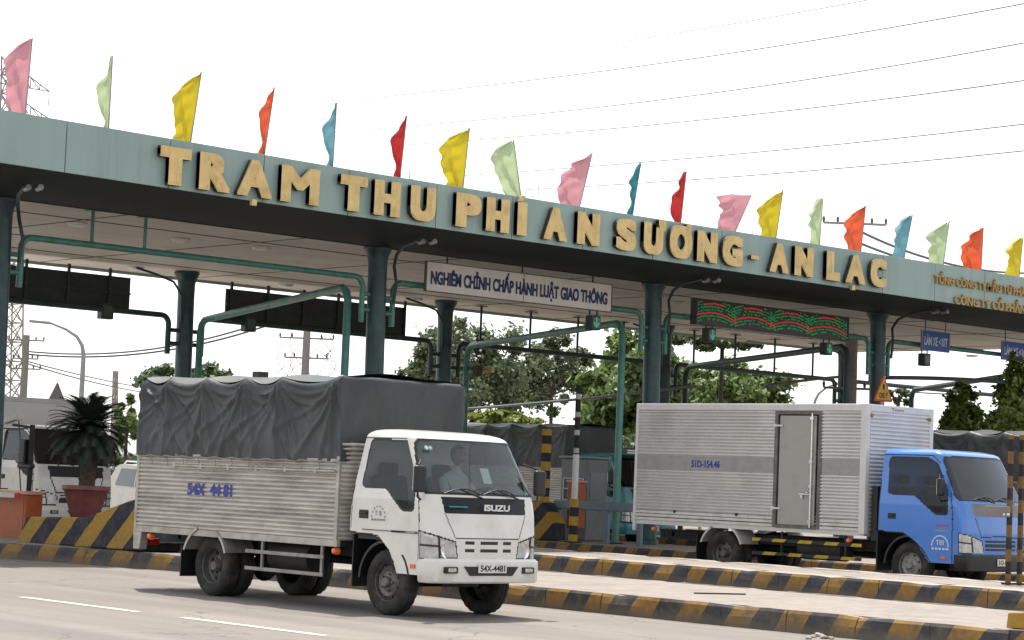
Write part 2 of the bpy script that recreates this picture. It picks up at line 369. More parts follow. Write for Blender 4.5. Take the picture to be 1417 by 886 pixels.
# raised end kerb of the front island
t = thing('end_kerb', 'short raised yellow kerb closing the near end of the front island', 'kerb', (-13.55, 20, .26))
mb = MB(); rr = random.Random(3)
for i in range(12):
    y0 = 20+i*.29; mb.prism([(-13.72, .262), (-13.70, .42+rr.random()*.02), (-13.5, .43+rr.random()*.02), (-13.46, .262)], y0, y0+.288, 'Y')
mb.build('kerb_stones', stripes('end_kerb_stripes', 1.5, .3, axis=1, wear=.6, ratio=.8), t, world=True, bevel=.012)
# thin steel strip lying on the front island
mb = MB(); a = onz(961, 821, .262); b = onz(1031, 822.5, .262); mb.beam(a, b, .05, .02)
tag(mb.build('steel_bar', darksteel, bevel=.004), 'thin dark steel bar lying on the front island concrete', 'bar')
# crumbs of concrete along the front kerb
for i, (px, py) in enumerate([(1125, 883), (1133, 881), (1140, 884), (1118, 885), (680, 834), (690, 835), (300, 785), (308, 783), (1150, 885)]):
    p = onz(px, py, 0); bm = bmesh.new(); bmesh.ops.create_icosphere(bm, subdivisions=2, radius=.035+.03*random.random())
    for v in bm.verts: v.co *= (1+random.uniform(-.3, .3)); v.co.z *= .55
    me = bpy.data.meshes.new('concrete_chip'); bm.to_mesh(me); bm.free(); me.materials.append(kerb_pale)
    o = bpy.data.objects.new('concrete_chip', me); COL.objects.link(o); o.location = (p[0], p[1], .015)
    where = 'right end of the front island kerb' if px > 1000 else ('kerb just behind the white truck nose' if px > 600 else 'left part of the front kerb')
    tag(o, 'pale lump of broken concrete by the '+where, 'rubble', 'rubble along the front kerb')

# ================================================================ canopy
XF = -32.6                     # plane of the fascia
def fz_top(Y): return None
def fas(px, which):            # measured top and bottom edge of the fascia
    xs = [0, 480, 880, 1417]; T = [151.4, 233.7, 298.3, 383.8]; B = [225.2, 298, 355.8, 434.6]
    y = np.interp(px, xs, T if which else B) if 0 <= px <= 1417 else (T if which else B)[0 if px < 0 else 3]+(px-(0 if px < 0 else 1417))*(.172 if which else .152)*(1 if px < 0 else .93)
    return onx(px, y, XF)
can = thing('toll_canopy', 'long grey green toll station canopy on dark teal columns', 'canopy', (-39, 38, 0))
fas_m = M('fascia_panel', (.275, .375, .35), .42, .0, ns=.9, na=.05, dirt=(.20, .27, .25), da=.55, dsc=1.3, stretch=(1, 2.2, .18))
zt = 7.46; zb = 6.6
YJ = [8.0]; 
js = [onx(px, 300, XF)[1] for px in (86, 231, 362, 481, 603, 709, 808, 905, 1000, 1224, 1296, 1365)]
js = sorted(js+[onx(px, 300, XF)[1] for px in (-60, -190, -300, 1450, 1560, 1680)])
js[-1] = 59.6
def ztop(Y):
    p = proj_px(Y); return fas(p, True)[2]
def proj(P):
    v = RM.T @ (np.array(P)-CAM); return CX+FPX*v[0]/-v[2], CY-FPX*v[1]/-v[2]
def proj_px(Y): return proj((XF, Y, 7))[0]
f0 = MB()
for a, b in zip(js[:-1], js[1:]):
    za, zb_, ta, tb = fas(proj_px(a), False)[2], fas(proj_px(b), False)[2], fas(proj_px(a), True)[2], fas(proj_px(b), True)[2]
    e = .008
    f0.add([(XF, a+e, za), (XF, b-e, zb_), (XF, b-e, tb), (XF, a+e, ta), (XF-.06, a+e, za), (XF-.06, b-e, zb_), (XF-.06, b-e, tb), (XF-.06, a+e, ta)],
           [(0, 1, 2, 3), (4, 7, 6, 5), (0, 4, 5, 1), (3, 2, 6, 7), (0, 3, 7, 4), (1, 5, 6, 2)])
fascia = f0.build('fascia', fas_m, can, world=True, bevel=.006)
YA, YB = js[0], js[-1]
mb = MB(); mb.span((XF-.07, YA, 6.62), (XF-.2, YB, 7.38)); mb.build('fascia_frame', green_blk, can, world=True)
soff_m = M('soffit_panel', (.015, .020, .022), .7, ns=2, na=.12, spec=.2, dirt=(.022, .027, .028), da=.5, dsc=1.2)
ceil_m = M('ceiling_panel', (.66, .60, .54), .6, ns=3, na=.06, dirt=(.42, .37, .32), da=.5, dsc=.9, stretch=(1, .3, 1))
roof_m = M('roof_sheet', (.3, .32, .32), .5, ns=3, na=.15)
def zS(Y): return 6.46
mb = MB()
n = 40
P0 = []; P1 = []
for i in range(n+1):
    Y = YA+(YB-YA)*i/n; P0.append((XF-.02, Y, fas(proj_px(Y), False)[2]-.002)); P1.append((-36.05, Y, 6.47))
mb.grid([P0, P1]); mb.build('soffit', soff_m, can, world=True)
mb = MB(); mb.grid([[(x, YA+(YB-YA)*i/10, 6.52) for i in range(11)] for x in (-36.05, -47.2)]); mb.build('ceiling', ceil_m, can, world=True)
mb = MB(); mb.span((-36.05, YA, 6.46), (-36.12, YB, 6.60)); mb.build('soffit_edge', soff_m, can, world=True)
mb = MB(); mb.span((XF-.25, YA, 7.2), (-47.2, YB, 7.3)); mb.build('roof', roof_m, can, world=True)
mb = MB(); mb.span((-47.2, YA, 6.45), (-47.3, YB, 7.35)); mb.build('rear_fascia', fas_m, can, world=True)
seam = M('ceiling_seam', (.05, .045, .04), .8)
mb = MB()
for x in (-38.1, -42.0, -44.6): mb.span((x, YA, 6.508), (x-.035, YB, 6.518))
y = YA
while y < YB: mb.span((-36.2, y, 6.510), (-47.1, y+.02, 6.519)); y += 4.36
mb.build('ceiling_joint', seam, can, world=True)
# columns with flared heads
FRONT = [(-36.3, 11.85), (-36.3, 20.46), (-36.3, 29.5), (-36.3, 38.05), (-36.3, 46.75), (-36.3, 55.5)]
BACK = [(-45.6, 22.3)]+[(-45.6, onx(px, 480, -45.6)[1]) for px in (255, 615.5, 920, 1170)]+[(-45.6, 68.5)]
def column(x, y, r, tx):
    mb = MB()
    pts = [(0, r+.05), (.35, r+.05), (.4, r), (5.9, r), (6.2, r*1.04), (6.32, r*1.15), (6.41, r*1.38), (6.46, r*1.5), (6.5, r*1.5)]
    V = [(rr, h) for h, rr in pts]
    mb.lathe(V, seg=32)
    mb.v = [(v[0]+x+tx*(v[2]-4)*.0, v[1]+y+tx*(v[2]-4), v[2]) for v in mb.v]
    mb.build('column', green_dk, can, world=True, smooth=40)
for i, (x, y) in enumerate(FRONT): column(x, y, .205, -.016)
for i, (x, y) in enumerate(BACK): column(x, y, .21, -.012)
# conduit and double lamp at each front column
for (x, y) in FRONT:
    mb = MB(); sx = x+.2
    mb.tube([(sx+.05, y+.24, 5.3), (sx+.05, y+.30, 5.75), (sx+.12, y+.16, 6.1), (sx+.5, y-.1, 6.3), (sx+1.2, y-.5, 6.40), (-33.9, y-.95, 6.42)], .035, 8)
    mb.build('conduit', green_blk, can, world=True, smooth=60)
    mb = MB()
    for d in (0, .22): mb.tube([(-33.9+d, y-.98+d*.5, 6.42), (-33.8+d, y-1.0+d*.5, 6.36), (-33.62+d, y-1.04+d*.5, 6.38)], [.025, .045, .055], 10)
    mb.build('spot_lamp', M('lamp_metal', (.35, .36, .36), .35, .6), can, world=True, smooth=60)
for (x, y) in BACK:
    mb = MB(); mb.tube([(x+.3, y-1.7, 6.44), (x+.3, y-1.1, 6.33), (x+.28, y-.6, 6.2), (x+.26, y-.33, 5.9), (x+.25, y-.3, 5.5), (x+.1, y-.18, 5.2)], .03, 8)
    mb.build('conduit', green_blk, can, world=True, smooth=60)
# ceiling downlights
lamp_m = M('lamp_cover', (.72, .72, .7), .3)
for px, py in [(107, 310), (188, 371), (395, 395), (575, 414), (735, 434), (362, 343), (1025, 470), (1240, 475), (936, 419), (1345, 492), (250, 332)]:
    p = onz(px, py, 6.5)
    mb = MB(); mb.lathe([(.0, -.06), (.17, -.06), (.2, -.03), (.21, .0)], (p[0], p[1], 6.51), seg=20); mb.build('ceiling_light', lamp_m, can, world=True, smooth=40)

# main letters, each fitted to its measured place on the fascia
gold = M('letter_gold', (.68, .49, .20), .42, .1, ns=2.5, na=.12, dirt=(.38, .24, .09), da=.6, dsc=3.2)
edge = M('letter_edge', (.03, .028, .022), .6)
MAIN = [('T', 217, 263), ('R', 272, 318), ('A', 325, 376), ('M', 385, 441), ('T', 467, 507), ('H', 514, 553), ('U', 564, 602), ('P', 627, 665), ('H', 669, 704), ('I', 712, 728),
        ('A', 749, 784), ('N', 795, 829), ('S', 849, 880), ('Ư', 887, 920), ('Ơ', 923, 957), ('N', 961, 992), ('G', 996, 1027), ('-', 1036, 1050), ('A', 1062, 1091), ('N', 1096, 1125),
        ('L', 1140, 1162), ('A', 1167, 1197), ('C', 1201, 1226)]
LT = [(217, 198), (385, 225.5), (514, 248), (669, 274), (795, 294.5), (961, 321), (1096, 343), (1201, 362)]
LB = [(240, 251), (441, 283), (553, 302), (700, 325), (829, 343), (989, 366), (1125, 388), (1226, 403)]
def interp(px, T): return float(np.interp(px, [a for a, b in T], [b for a, b in T]))
def letter_obj(ch, x0, x1, zlo=None, zhi=None, bold=.032, T=LT, B=LB, dep=.10, name='letter', slant=0, parent=fascia, mats=None):
    a = onx(x0+3, interp(x0, B), XF+.13); b = onx(x1, interp(x1, B), XF+.13); h1 = onx(x0, interp(x0, T), XF+.13)[2]; h2 = onx(x1, interp(x1, T), XF+.13)[2]
    z0 = (a[2]+b[2])/2 if zlo is None else zlo; z1 = (h1+h2)/2 if zhi is None else zhi
    mb = MB(); Y0, Y1 = a[1], b[1]
    letters(mb, ch, (XF+.03, Y0, z0), (0, 1, 0), (0, 0, 1), Y1-Y0, z1-z0, dep, .0 if ch == 'M' else bold, heavy=.0 if ch in '-' else {'T': (.085, .045), 'I': (.04, .02), 'M': (.055, .03), 'A': (.045, .02), 'R': (.05, .03), 'L': (.085, .05), 'S': (.05, .035)}.get(ch, (.062, .035)))
    # front faces gold, sides dark
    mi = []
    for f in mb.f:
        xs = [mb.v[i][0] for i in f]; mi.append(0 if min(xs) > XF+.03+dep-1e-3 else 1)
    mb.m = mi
    return mb.build(name, mats or [gold, edge], parent, world=True, fix=False)
ZLO = np.mean([onx(a, b, XF+.05)[2] for a, b in LB]); ZHI = np.mean([onx(a, b, XF+.05)[2] for a, b in LT])+.02
for ch, a, b in MAIN:
    if ch == '-': letter_obj('-', a, b, ZLO+.22, ZLO+.31, bold=.0); continue
    hi = ZHI
    if ch in 'ƯƠ': hi = ZHI+.09
    letter_obj(ch, a, b, ZLO, hi, bold=.02 if ch != 'I' else .0)
def accent(px, kind):
    p = onx(px, 300, XF+.05); y = p[1]; mb = MB()
    if kind == 'dot': mb.span((XF+.03, y-.055, ZLO-.15), (XF+.1, y+.055, ZLO-.04))
    else:
        mb.add([(x, y+a, ZHI+b) for x in (XF+.03, XF+.1) for a, b in ((-.06, .02), (.03, .02), (.15, .15), (.02, .15))], [(0, 1, 2, 3), (4, 7, 6, 5), (0, 4, 5, 1), (1, 5, 6, 2), (2, 6, 7, 3), (3, 7, 4, 0)])
    mb.build('letter_accent', gold, fascia, world=True)
accent(349, 'dot'); accent(1182, 'dot'); accent(718, 'acute')
# small company lines at the right
sm = M('small_letter_gold', (.42, .27, .10), .5, .1)
def small_line(txt, x0, y0, y0b, x1, n_all):
    """x0,y0 top left, y0b bottom left in the photo, runs to x1"""
    a = onx(x0, y0b, XF); b = onx(x0, y0, XF); c = onx(x1, 420, XF); mb = MB()
    letters(mb, txt, (XF+.01, a[1], a[2]), (0, 1, 0), (0, 0, 1), c[1]-a[1], (b[2]-a[2]), .05, .022)
    mb.build('company_lettering', sm, fascia, world=True, fix=False)
small_line('TỔNG CÔNG TY ĐẦU TƯ PHÁT TRIỂN', 1291.5, 374, 392, 1447, 0)
small_line('CÔNG TY CỔ PHẦN ĐẦU TƯ', 1319, 402, 421, 1458, 0)

# ================================================================ flags on the fascia
FL = [('pink', 35, 152, 45, 52, 11, 1), ('light green', 150, 176, 156, 77, 137, 0), ('yellow', 263, 194, 279, 99, 243, 1), ('orange', 365, 212, 380, 121, 360, 0), ('pale blue', 460, 229, 466, 142, 449, 0),
      ('red', 553, 244, 563, 160, 545, 0), ('yellow', 640, 258, 650, 177, 618, 1), ('light green', 722, 274, 711, 194, 691, 1), ('pink', 800, 287, 820, 211, 782, 1), ('teal', 874, 298, 887, 226, 872, 0),
      ('red', 941, 310, 950, 237, 932, 0), ('pink', 1013, 323, 1040, 270, 999, 2), ('yellow', 1072, 333, 1084, 262, 1056, 1), ('light green', 1133, 344, 1139, 274, 1121, 0), ('orange', 1190, 353, 1198, 285, 1176, 1),
      ('pale blue', 1249, 361, 1263, 297, 1240, 1), ('light green', 1303, 375, 1314, 306, 1290, 1), ('orange', 1357, 378, 1361, 315, 1337, 1), ('yellow', 1409, 388, 1416, 327, 1397, 1)]
FC = {'pink': (.60, .28, .32), 'light green': (.44, .53, .31), 'yellow': (.56, .44, .02), 'orange': (.66, .11, .04), 'pale blue': (.14, .32, .38), 'red': (.42, .025, .025), 'teal': (.03, .20, .22)}
NEAR = ['at the far left end of the fascia', 'left of the first big letter, above the plain panel', 'above the first letter of the sign', 'above the third letter, thin and furled', 'above the fourth letter, beside the first gap',
        'above the first letter of the second word', 'above the gap after the second word', 'above the short third word', 'above the word after the third word', 'above the first letter of the fifth word',
        'above the long fifth word', 'leaning right above the hyphen side of the fifth word', 'just right of the wide pink one', 'above the second short word', 'above the last word, in front of the pole crossarm',
        'just right of the last big letter', 'above the small company lettering, its first word', 'above the small company lettering, its middle', 'at the right edge of the picture']
XP = XF-.22
for i, (c, bx, by, tx, ty, lx, kind) in enumerate(FL):
    b = onx(bx, by+8, XP); t_ = onx(tx, ty, XP); l = onx(lx, (by+ty)/2, XP); mid = onx((bx+tx)/2, (by+ty)/2, XP)
    W = mid[1]-l[1]
    fl = thing('festival_flag', f'{c} festival flag {NEAR[i]}', 'flag', (b[0], b[1], b[2]), group='coloured flags along the canopy')
    mb = MB(); mb.cyl(b, t_, .014, .010, 8); mb.build('pole', M('flag_pole', (.35, .33, .28), .5), fl, world=True, smooth=60)
    mb = MB(); P = []; nu, nv = 26, 13; ph = random.random()*6
    prof0 = [(0, .06), (.12, .35), (.3, .75), (.5, 1.), (.68, .8), (.85, .55), (1, .42)]
    prof1 = [(0, .02), (.08, .45), (.2, .85), (.38, 1.02), (.6, 1.), (.8, .85), (1, .62)]
    prof2 = [(0, 1.3), (.1, 1.25), (.3, 1.1), (.6, 1.), (.8, .9), (1, .8)]
    prof = (prof0, prof1, prof2)[kind]; jit = [random.uniform(-.17, .12) for _ in range(8)]
    bb = Vector(b); tt = Vector(t_); sag = random.uniform(.0, .12)
    for u in range(nu+1):
        s = u/nu; base = tt.lerp(bb, s*.96)
        wv = W*(np.interp(s, [a for a, _ in prof], [q for _, q in prof])+np.interp(s*7, range(8), jit)*min(1, s*6)+.05*math.sin(s*31+ph)*min(1, s*4)); row = []
        for v in range(nv+1):
            q = v/nv; fx = .16*W*math.sin(q*10+ph+s*6)*q+.09*math.sin(s*8+q*5+ph)*q+.03*math.sin(s*23-q*7+ph)*q
            row.append((base.x+fx-.22*W*q, base.y-wv*q, base.z-(sag+.05)*q*W-.03*math.sin(q*7+s*6+ph)*q))
        P.append(row)
    mb.grid(P)
    nm = 'flag_'+c.replace(' ', '_')
    if nm not in MATS:
        m, tr, p = nodes(nm); col = FC[c]; N = tr.nodes
        p.inputs['Base Color'].default_value = col+(1,); p.inputs['Roughness'].default_value = .6
        tl = N.new('ShaderNodeBsdfTranslucent'); tl.inputs[0].default_value = col+(1,); mx = N.new('ShaderNodeMixShader'); mx.inputs[0].default_value = .4
        tr.links.new(p.outputs[0], mx.inputs[1]); tr.links.new(tl.outputs[0], mx.inputs[2]); tr.links.new(mx.outputs[0], N['Material Output'].inputs['Surface']); MATS[nm] = m
    mb.build('cloth', MATS[nm], fl, world=True, smooth=179, fix=False)

# thin lightning rods behind the fascia
for i, (px, y0, y1) in enumerate([(566, 215, 250), (744, 245, 280), (903, 274, 305), (1041, 300, 328)]):
    a = onx(px, y1+10, -34.5); b = onx(px, y0, -34.5); mb = MB(); mb.v = []; o = Vector(a)
    mb.cyl((0, 0, -.1), (0, 0, b[2]-a[2]), .012, .006, 6); ob = mb.build('lightning_rod', M('rod_metal', (.3, .2, .2), .5)); ob.location = a
    tag(ob, ['thin lightning rod right of the first red flag', 'thin lightning rod right of the middle light green flag', 'thin lightning rod between the teal and red flags', 'thin lightning rod left of the bright yellow flag by the pink one'][i], 'lightning rod', 'lightning rods on the canopy roof')

# ================================================================ pipes and signs under the canopy
def arc_pts(c, r, a0, a1, u, v, n=6):
    return [Vector(c)+Vector(u)*r*math.cos(a0+(a1-a0)*i/n)+Vector(v)*r*math.sin(a0+(a1-a0)*i/n) for i in range(n+1)]
def rail(ya, yb, x, z, drop, r, mat, label, hang=(), group='pipe rails between the front columns', yc=None):
    t = thing('pipe_rail', label, 'pipe rail', (x, ya, z-drop), group=group)
    k = .22; mb = MB()
    pts = [Vector((x, ya, z-drop))]+arc_pts((x, ya+k, z-k), k, math.pi, math.pi/2, (0, 1, 0), (0, 0, 1))+arc_pts((x, yb-k, z-k), k, math.pi/2, 0, (0, 1, 0), (0, 0, 1))+[Vector((x, yb, z-drop))]
    mb.tube(pts, r, 12); mb.build('pipe', mat, t, world=True, smooth=50)
    for y, c in ((ya, yc[0]), (yb, yc[1])):
        for dz in (.35, .68):
            mb = MB(); mb.cyl((x, y, z-dz), (x, c, z-dz), r*.75, seg=10); mb.build('bracket', mat, t, world=True, smooth=50)
    for y in hang:
        mb = MB(); mb.cyl((x, y, z), (x, y, 6.5), .035, seg=8); mb.box((x, y, 6.48), (.25, .25, .02)); mb.build('hanger', mat, t, world=True, smooth=50)
    return t
FY = [c[1] for c in FRONT]
hang = {1: [onx(px, 320, -36.3)[1] for px in (127.5, 201)], }
words = ['left of the whole photo', 'green pipe rail across the first bay on two hangers, above the white tarp truck', 'green pipe rail under the white slogan banner', 'green pipe rail below the red and green light panel', 'green pipe rail behind the left blue lane sign', 'green pipe rail past the right blue lane sign']
for i in range(1, 5):
    a = onx(23, 360, -36.3)[1]-20.57
    rail(FY[i]+.42, FY[i+1]-.42, -36.3, 5.78 if i > 1 else 5.82, .95, .062, green_pipe, words[i], hang=hang.get(i, ()), yc=(FY[i]+.15, FY[i+1]-.15))
BYs = [c[1] for c in BACK]
words = ['dark rear pipe rail carrying the left black sign back', 'dark rear pipe rail carrying the second black sign back', 'dark rear pipe rail on thin hangers in front of the grey tree', 'dark rear pipe rail on thin hangers in front of the bushy tree', 'dark rear pipe rail behind the right blue signs']
for i in range(0, 5):
    hg = () if i < 2 else [BYs[i]+1.3+1.9*k for k in range(4) if BYs[i]+1.3+1.9*k < 59.3]
    rail(BYs[i]+.5, BYs[i+1]-.5, -45.6, 5.38, .95, .07, green_blk, words[i], hang=hg, group='pipe rails between the rear columns', yc=(BYs[i]+.15, BYs[i+1]-.15))
def portal(A, B, label, mat=green_pipe):
    t = thing('pipe_portal', label, 'pipe portal', (A[0], A[1], .26), group='pipe portals standing along the islands')
    A = Vector(A); B = Vector(B); d = (B-A).normalized(); k = .3
    pts = [Vector((A.x, A.y, .26)), A-Vector((0, 0, k)), A-Vector((0, 0, k*.35))+d*k*.3, A+d*k, B-d*k, B-Vector((0, 0, k*.35))-d*k*.3, B-Vector((0, 0, k)), Vector((B.x, B.y, .26))]
    mb = MB(); mb.tube(pts, .085, 14); mb.build('pipe_frame', mat, t, world=True, smooth=50)
    for P in (A, B):
        mb = MB(); mb.cyl((P.x, P.y, .26), (P.x, P.y, .285), .2, seg=16); mb.build('base_plate', darksteel, t, world=True)
portal((-45.3, onx(278, 440, -45.3)[1], 5.30), (-36.6, onx(482, 400, -36.6)[1], 5.62), 'green pipe portal rising behind the grey tarp')
portal((-45.3, onx(647, 475, -45.3)[1], 5.30), (-36.5, onx(862, 450, -36.5)[1], 5.50), 'green pipe portal with a tall post left of the box truck')
portal((-45.3, onx(950, 475, -45.3)[1], 5.30), (-36.5, 45.7, 5.55), 'dark green pipe portal above the box truck', green_blk)
portal((-45.3, onx(1262, 525, -45.3)[1], 5.25), (-36.5, 54.6, 5.45), 'dark green pipe portal behind the blue signs', green_blk)

def board(name, label, cat, x, y0, z0, y1, z1, thick, face, frame, group=None, fr=.03):
    t = thing(name, label, cat, (x, (y0+y1)/2, z0), group=group)
    mb = MB(); mb.span((x-thick, y0, z0), (x, y1, z1)); mb.build('panel', face, t, world=True, bevel=.006)
    mb = MB()
    for a, b in (((y0-fr, z0-fr), (y1+fr, z0)), ((y0-fr, z1), (y1+fr, z1+fr)), ((y0-fr, z0), (y0, z1)), ((y1, z0), (y1+fr, z1))):
        mb.span((x-thick-.01, a[0], a[1]), (x+.015, b[0], b[1]))
    mb.build('frame', frame, t, world=True)
    return t
XB = -36.0
a = onx(589.5, 400.5, XB); b = onx(846.5, 397.7, XB); c = onx(589.5, 360.5, XB)
ban = board('slogan_banner', 'long pale banner with blue slogan lettering under the canopy', 'banner', XB, a[1], a[2]-.02, b[1], c[2]-.02, .05, M('banner_board', (.78, .73, .67), .5, ns=1.5, na=.05, dirt=(.6, .55, .5), da=.5, dsc=1.2), M('banner_frame', (.12, .11, .10), .5), fr=.018)
blu = M('banner_blue', (.012, .035, .14), .5)
mb = MB(); W = b[1]-a[1]; H = c[2]-a[2]
letters(mb, 'NGHIÊM CHỈNH CHẤP HÀNH LUẬT GIAO THÔNG', (XB+.003, a[1]+.12, a[2]+.05), (0, 1, 0), (0, 0, 1), W-.26, H-.10, .012, .035)
mb.build('lettering', blu, ban, world=True, fix=False)
mb = MB(); mb.span((XB+.001, a[1]+W*.505, a[2]), (XB+.004, a[1]+W*.508, c[2]-.03)); mb.build('board_joint', M('joint', (.1, .1, .1), .6), ban, world=True)
for y in (a[1]+.6, b[1]-.6, a[1]+W/2):
    mb = MB(); mb.cyl((XB-.03, y, c[2]-.02), (XB-.03, y, 6.5), .02, seg=8); mb.build('hanger', green_blk, ban, world=True)
# light panel with red and green waves
XL = -36.05; p0 = onx(964, 447, XL); p1 = onx(1173, 468, XL); zt_ = onx(964, 414, XL)[2]
led = board('light_panel', 'dark display panel with red and green wave lamps under the canopy', 'display panel', XL, p0[1], p0[2], p1[1], zt_, .18, M('led_black', (.02, .022, .022), .4, dirt=(.06, .05, .045), da=.7, dsc=7), M('led_frame', (.05, .05, .05), .5), fr=.03)
def emis(name, col, s):
    m, t, p = nodes(name); p.inputs['Base Color'].default_value = tuple(col)+(1,); p.inputs['Emission Color'].default_value = tuple(col)+(1,); p.inputs['Emission Strength'].default_value = s; p.inputs['Roughness'].default_value = .5; return m
gE = emis('led_green', (.015, .26, .07), .22); rE = emis('led_red', (.5, .03, .03), .28)
W = p1[1]-p0[1]; H = zt_-p0[2]; mg = MB(); mr = MB(); rr = random.Random(5)
n = 4
for k in range(n):
    yc = p0[1]+W*(k+.42)/n
    for row in range(7):
        zbase = p0[2]+H*(.12+.13*row)
        for j in range(34):
            u = j/33*2-1; y = yc+u*W/n*.56+rr.uniform(-.01, .01); z = zbase+H*.28*(1-u*u)-H*.16+rr.uniform(-.012, .012)
            if not (p0[1]+.03 < y < p1[1]-.03 and p0[2]+.02 < z < zt_-.02): continue
            red = row == 2 or (row == 5 and abs(u) < .45)
            if row in (0, 3, 6) and rr.random() < .35: continue
            if not red and rr.random() < .12: continue
            s = .02 if red else .018
            (mr if red else mg).box((XL+.008, y, z), (.012, s*3.4 if red else s*2.6, s*1.5), rot=Euler((-.45*u, 0, 0)).to_matrix())
tag(mg.build('green_lamps', gE, led, world=True), kind='stuff'); tag(mr.build('red_lamps', rE, led, world=True), kind='stuff')
# blue lane signs
bm_ = M('sign_blue', (.012, .09, .42), .4, ns=6, na=.1); wm = M('sign_white', (.75, .77, .8), .5)
for i, (xa, ya_, yb_, xb) in enumerate([(1276, 457, 483.5, 1313), (1387, 472, 497, 1424)]):
    XS = -36.0; q0 = onx(xa, yb_, XS); q1 = onx(xb, yb_+4, XS); zt2 = onx(xa, ya_, XS)[2]
    s = board('lane_sign', ['blue lane sign with white letters, left of the two', 'blue lane sign with white letters at the right picture edge'][i], 'road sign', XS, q0[1], q0[2], q1[1], zt2, .04, bm_, M('sign_frame', (.3, .35, .45), .4), group='blue lane signs under the canopy', fr=.015)
    mb = MB(); letters(mb, 'LÀN XE <10T', (XS+.003, q0[1]+.09, q0[2]+.13), (0, 1, 0), (0, 0, 1), q1[1]-q0[1]-.18, zt2-q0[2]-.22, .01, .02)
    mb.build('lettering', wm, s, world=True, fix=False)
    for y in (q0[1]+.15, q1[1]-.15):
        mb = MB(); mb.cyl((XS-.02, y, zt2), (XS-.02, y, 6.48), .015, seg=6); mb.build('hanger', green_blk, s, world=True)
# lane signal boxes
sigb = M('signal_housing', (.03, .04, .04), .5)
def signal(px, py, X, label, arrow, w=.34, top=5.38):
    p = onx(px, py, X); t = thing('lane_signal', label, 'lane signal', (X, p[1], p[2]), group='lane signal boxes hanging from the pipes')
    mb = MB(); mb.box((X, p[1], p[2]), (.22, w, w+.04)); mb.build('housing', sigb, t, world=True, bevel=.02)
    mb = MB(); mb.span((X+.111, p[1]-w*.36, p[2]-w*.38), (X+.118, p[1]+w*.36, p[2]+w*.38)); mb.build('screen', M('signal_screen', (.07, .10, .09), .25, ns=30, na=.4), t, world=True)
    if arrow:
        mb = MB()
        z = p[2]; y = p[1]
        mb.prism([(y-.02, z-.06), (y+.02, z-.06), (y+.02, z+.13), (y-.02, z+.13)], X+.119, X+.126, 'X')
        mb.prism([(y, z-.13), (y+.11, z-.0), (y+.07, z+.01), (y, z-.07)], X+.119, X+.1255, 'X')
        mb.prism([(y, z-.13), (y, z-.07), (y-.07, z+.01), (y-.11, z-.0)], X+.119, X+.125, 'X')
        mb.build('arrow', emis('signal_green', (.03, .30, .17), .4), t, world=True)
    for d in (-.12, .12):
        mb = MB(); mb.cyl((X, p[1]+d, p[2]+w*.5), (X, p[1]+d, top), .02, seg=6); mb.build('hanger', sigb, t, world=True)
signal(146, 431, -45.6, 'square lane signal box hanging under the left black sign back', False)
signal(344, 449, -45.6, 'square lane signal box hanging under the second black sign back', False)
signal(820.5, 447, -36.3, 'lane signal with green arrow under the slogan banner', True, .3, 5.8)
signal(981, 464, -36.3, 'lane signal with green arrow under the left end of the light panel', True, .3, 5.8)
signal(1143, 483, -36.3, 'lane signal with green arrow under the right end of the light panel', True, .28, 5.8)
signal(1279, 498, -36.3, 'lane signal box hanging below the left blue lane sign', False, .3, 5.75)
# backs of the signs for the other direction
bkm = M('sign_back', (.028, .034, .038), .6, ns=4, na=.2)
for i, (xa, xb, yt, yb_) in enumerate([(-90, 180, 352, 395), (316, 560, 398, 428)]):
    q0 = onx(xa if xa > 0 else 6, 370, -45.7); q1 = onx(xb, 420, -45.7); y0 = q0[1] if xa > 0 else q0[1]-3
    s = thing('sign_back', ['dark back of a long overhead sign at the left edge', 'dark back of the overhead sign above the grey tarp'][i], 'overhead sign', (-45.75, (y0+q1[1])/2, 5.4), group='overhead sign backs')
    mb = MB(); mb.span((-45.78, y0, 5.44), (-45.72, q1[1], 6.22)); mb.build('panel', bkm, s, world=True, bevel=.01)
    mb = MB(); y = y0+.1
    while y < q1[1]: mb.span((-45.72, y, 5.44), (-45.66, y+.06, 6.4)); y += 1.15
    mb.span((-45.72, y0, 5.80), (-45.68, q1[1], 5.84)); mb.build('ribs', sigb, s, world=True)
# ================================================================ trucks
def ipl(t, tab): return float(np.interp(t, [a for a, _ in tab], [b for _, b in tab]))
def inpoly(x, y, P):
    c = False; n = len(P); j = n-1
    for i in range(n):
        (x1, y1), (x2, y2) = P[i], P[j]
        if (y1 > y) != (y2 > y) and x < (x2-x1)*(y-y1)/(y2-y1)+x1: c = not c
        j = i
    return c
def grow(P, d):
    n = len(P); out = []; A = sum(P[i][0]*P[(i+1) % n][1]-P[(i+1) % n][0]*P[i][1] for i in range(n)); sg = 1 if A > 0 else -1
    for i in range(n):
        a = Vector(P[i-1]); b = Vector(P[i]); c = Vector(P[(i+1) % n]); u = (b-a).normalized(); v = (c-b).normalized()
        nn = (Vector((u.y, -u.x))+Vector((v.y, -v.x)))*sg; nn = nn/max(.3, nn.length)*d*1.2; out.append((b.x+nn.x, b.y+nn.y))
    return out
def roundpoly(P, r, n=4):
    out = []; m = len(P)
    for i in range(m):
        a = Vector(P[i-1]); b = Vector(P[i]); c = Vector(P[(i+1) % m]); u = (a-b); v = (c-b); k = min(r, u.length*.45, v.length*.45); p = b+u.normalized()*k; q = b+v.normalized()*k
        for j in range(n+1):
            t = j/n; s = p.lerp(b, t).lerp(b.lerp(q, t), t); out.append((s.x, s.y))
    return out
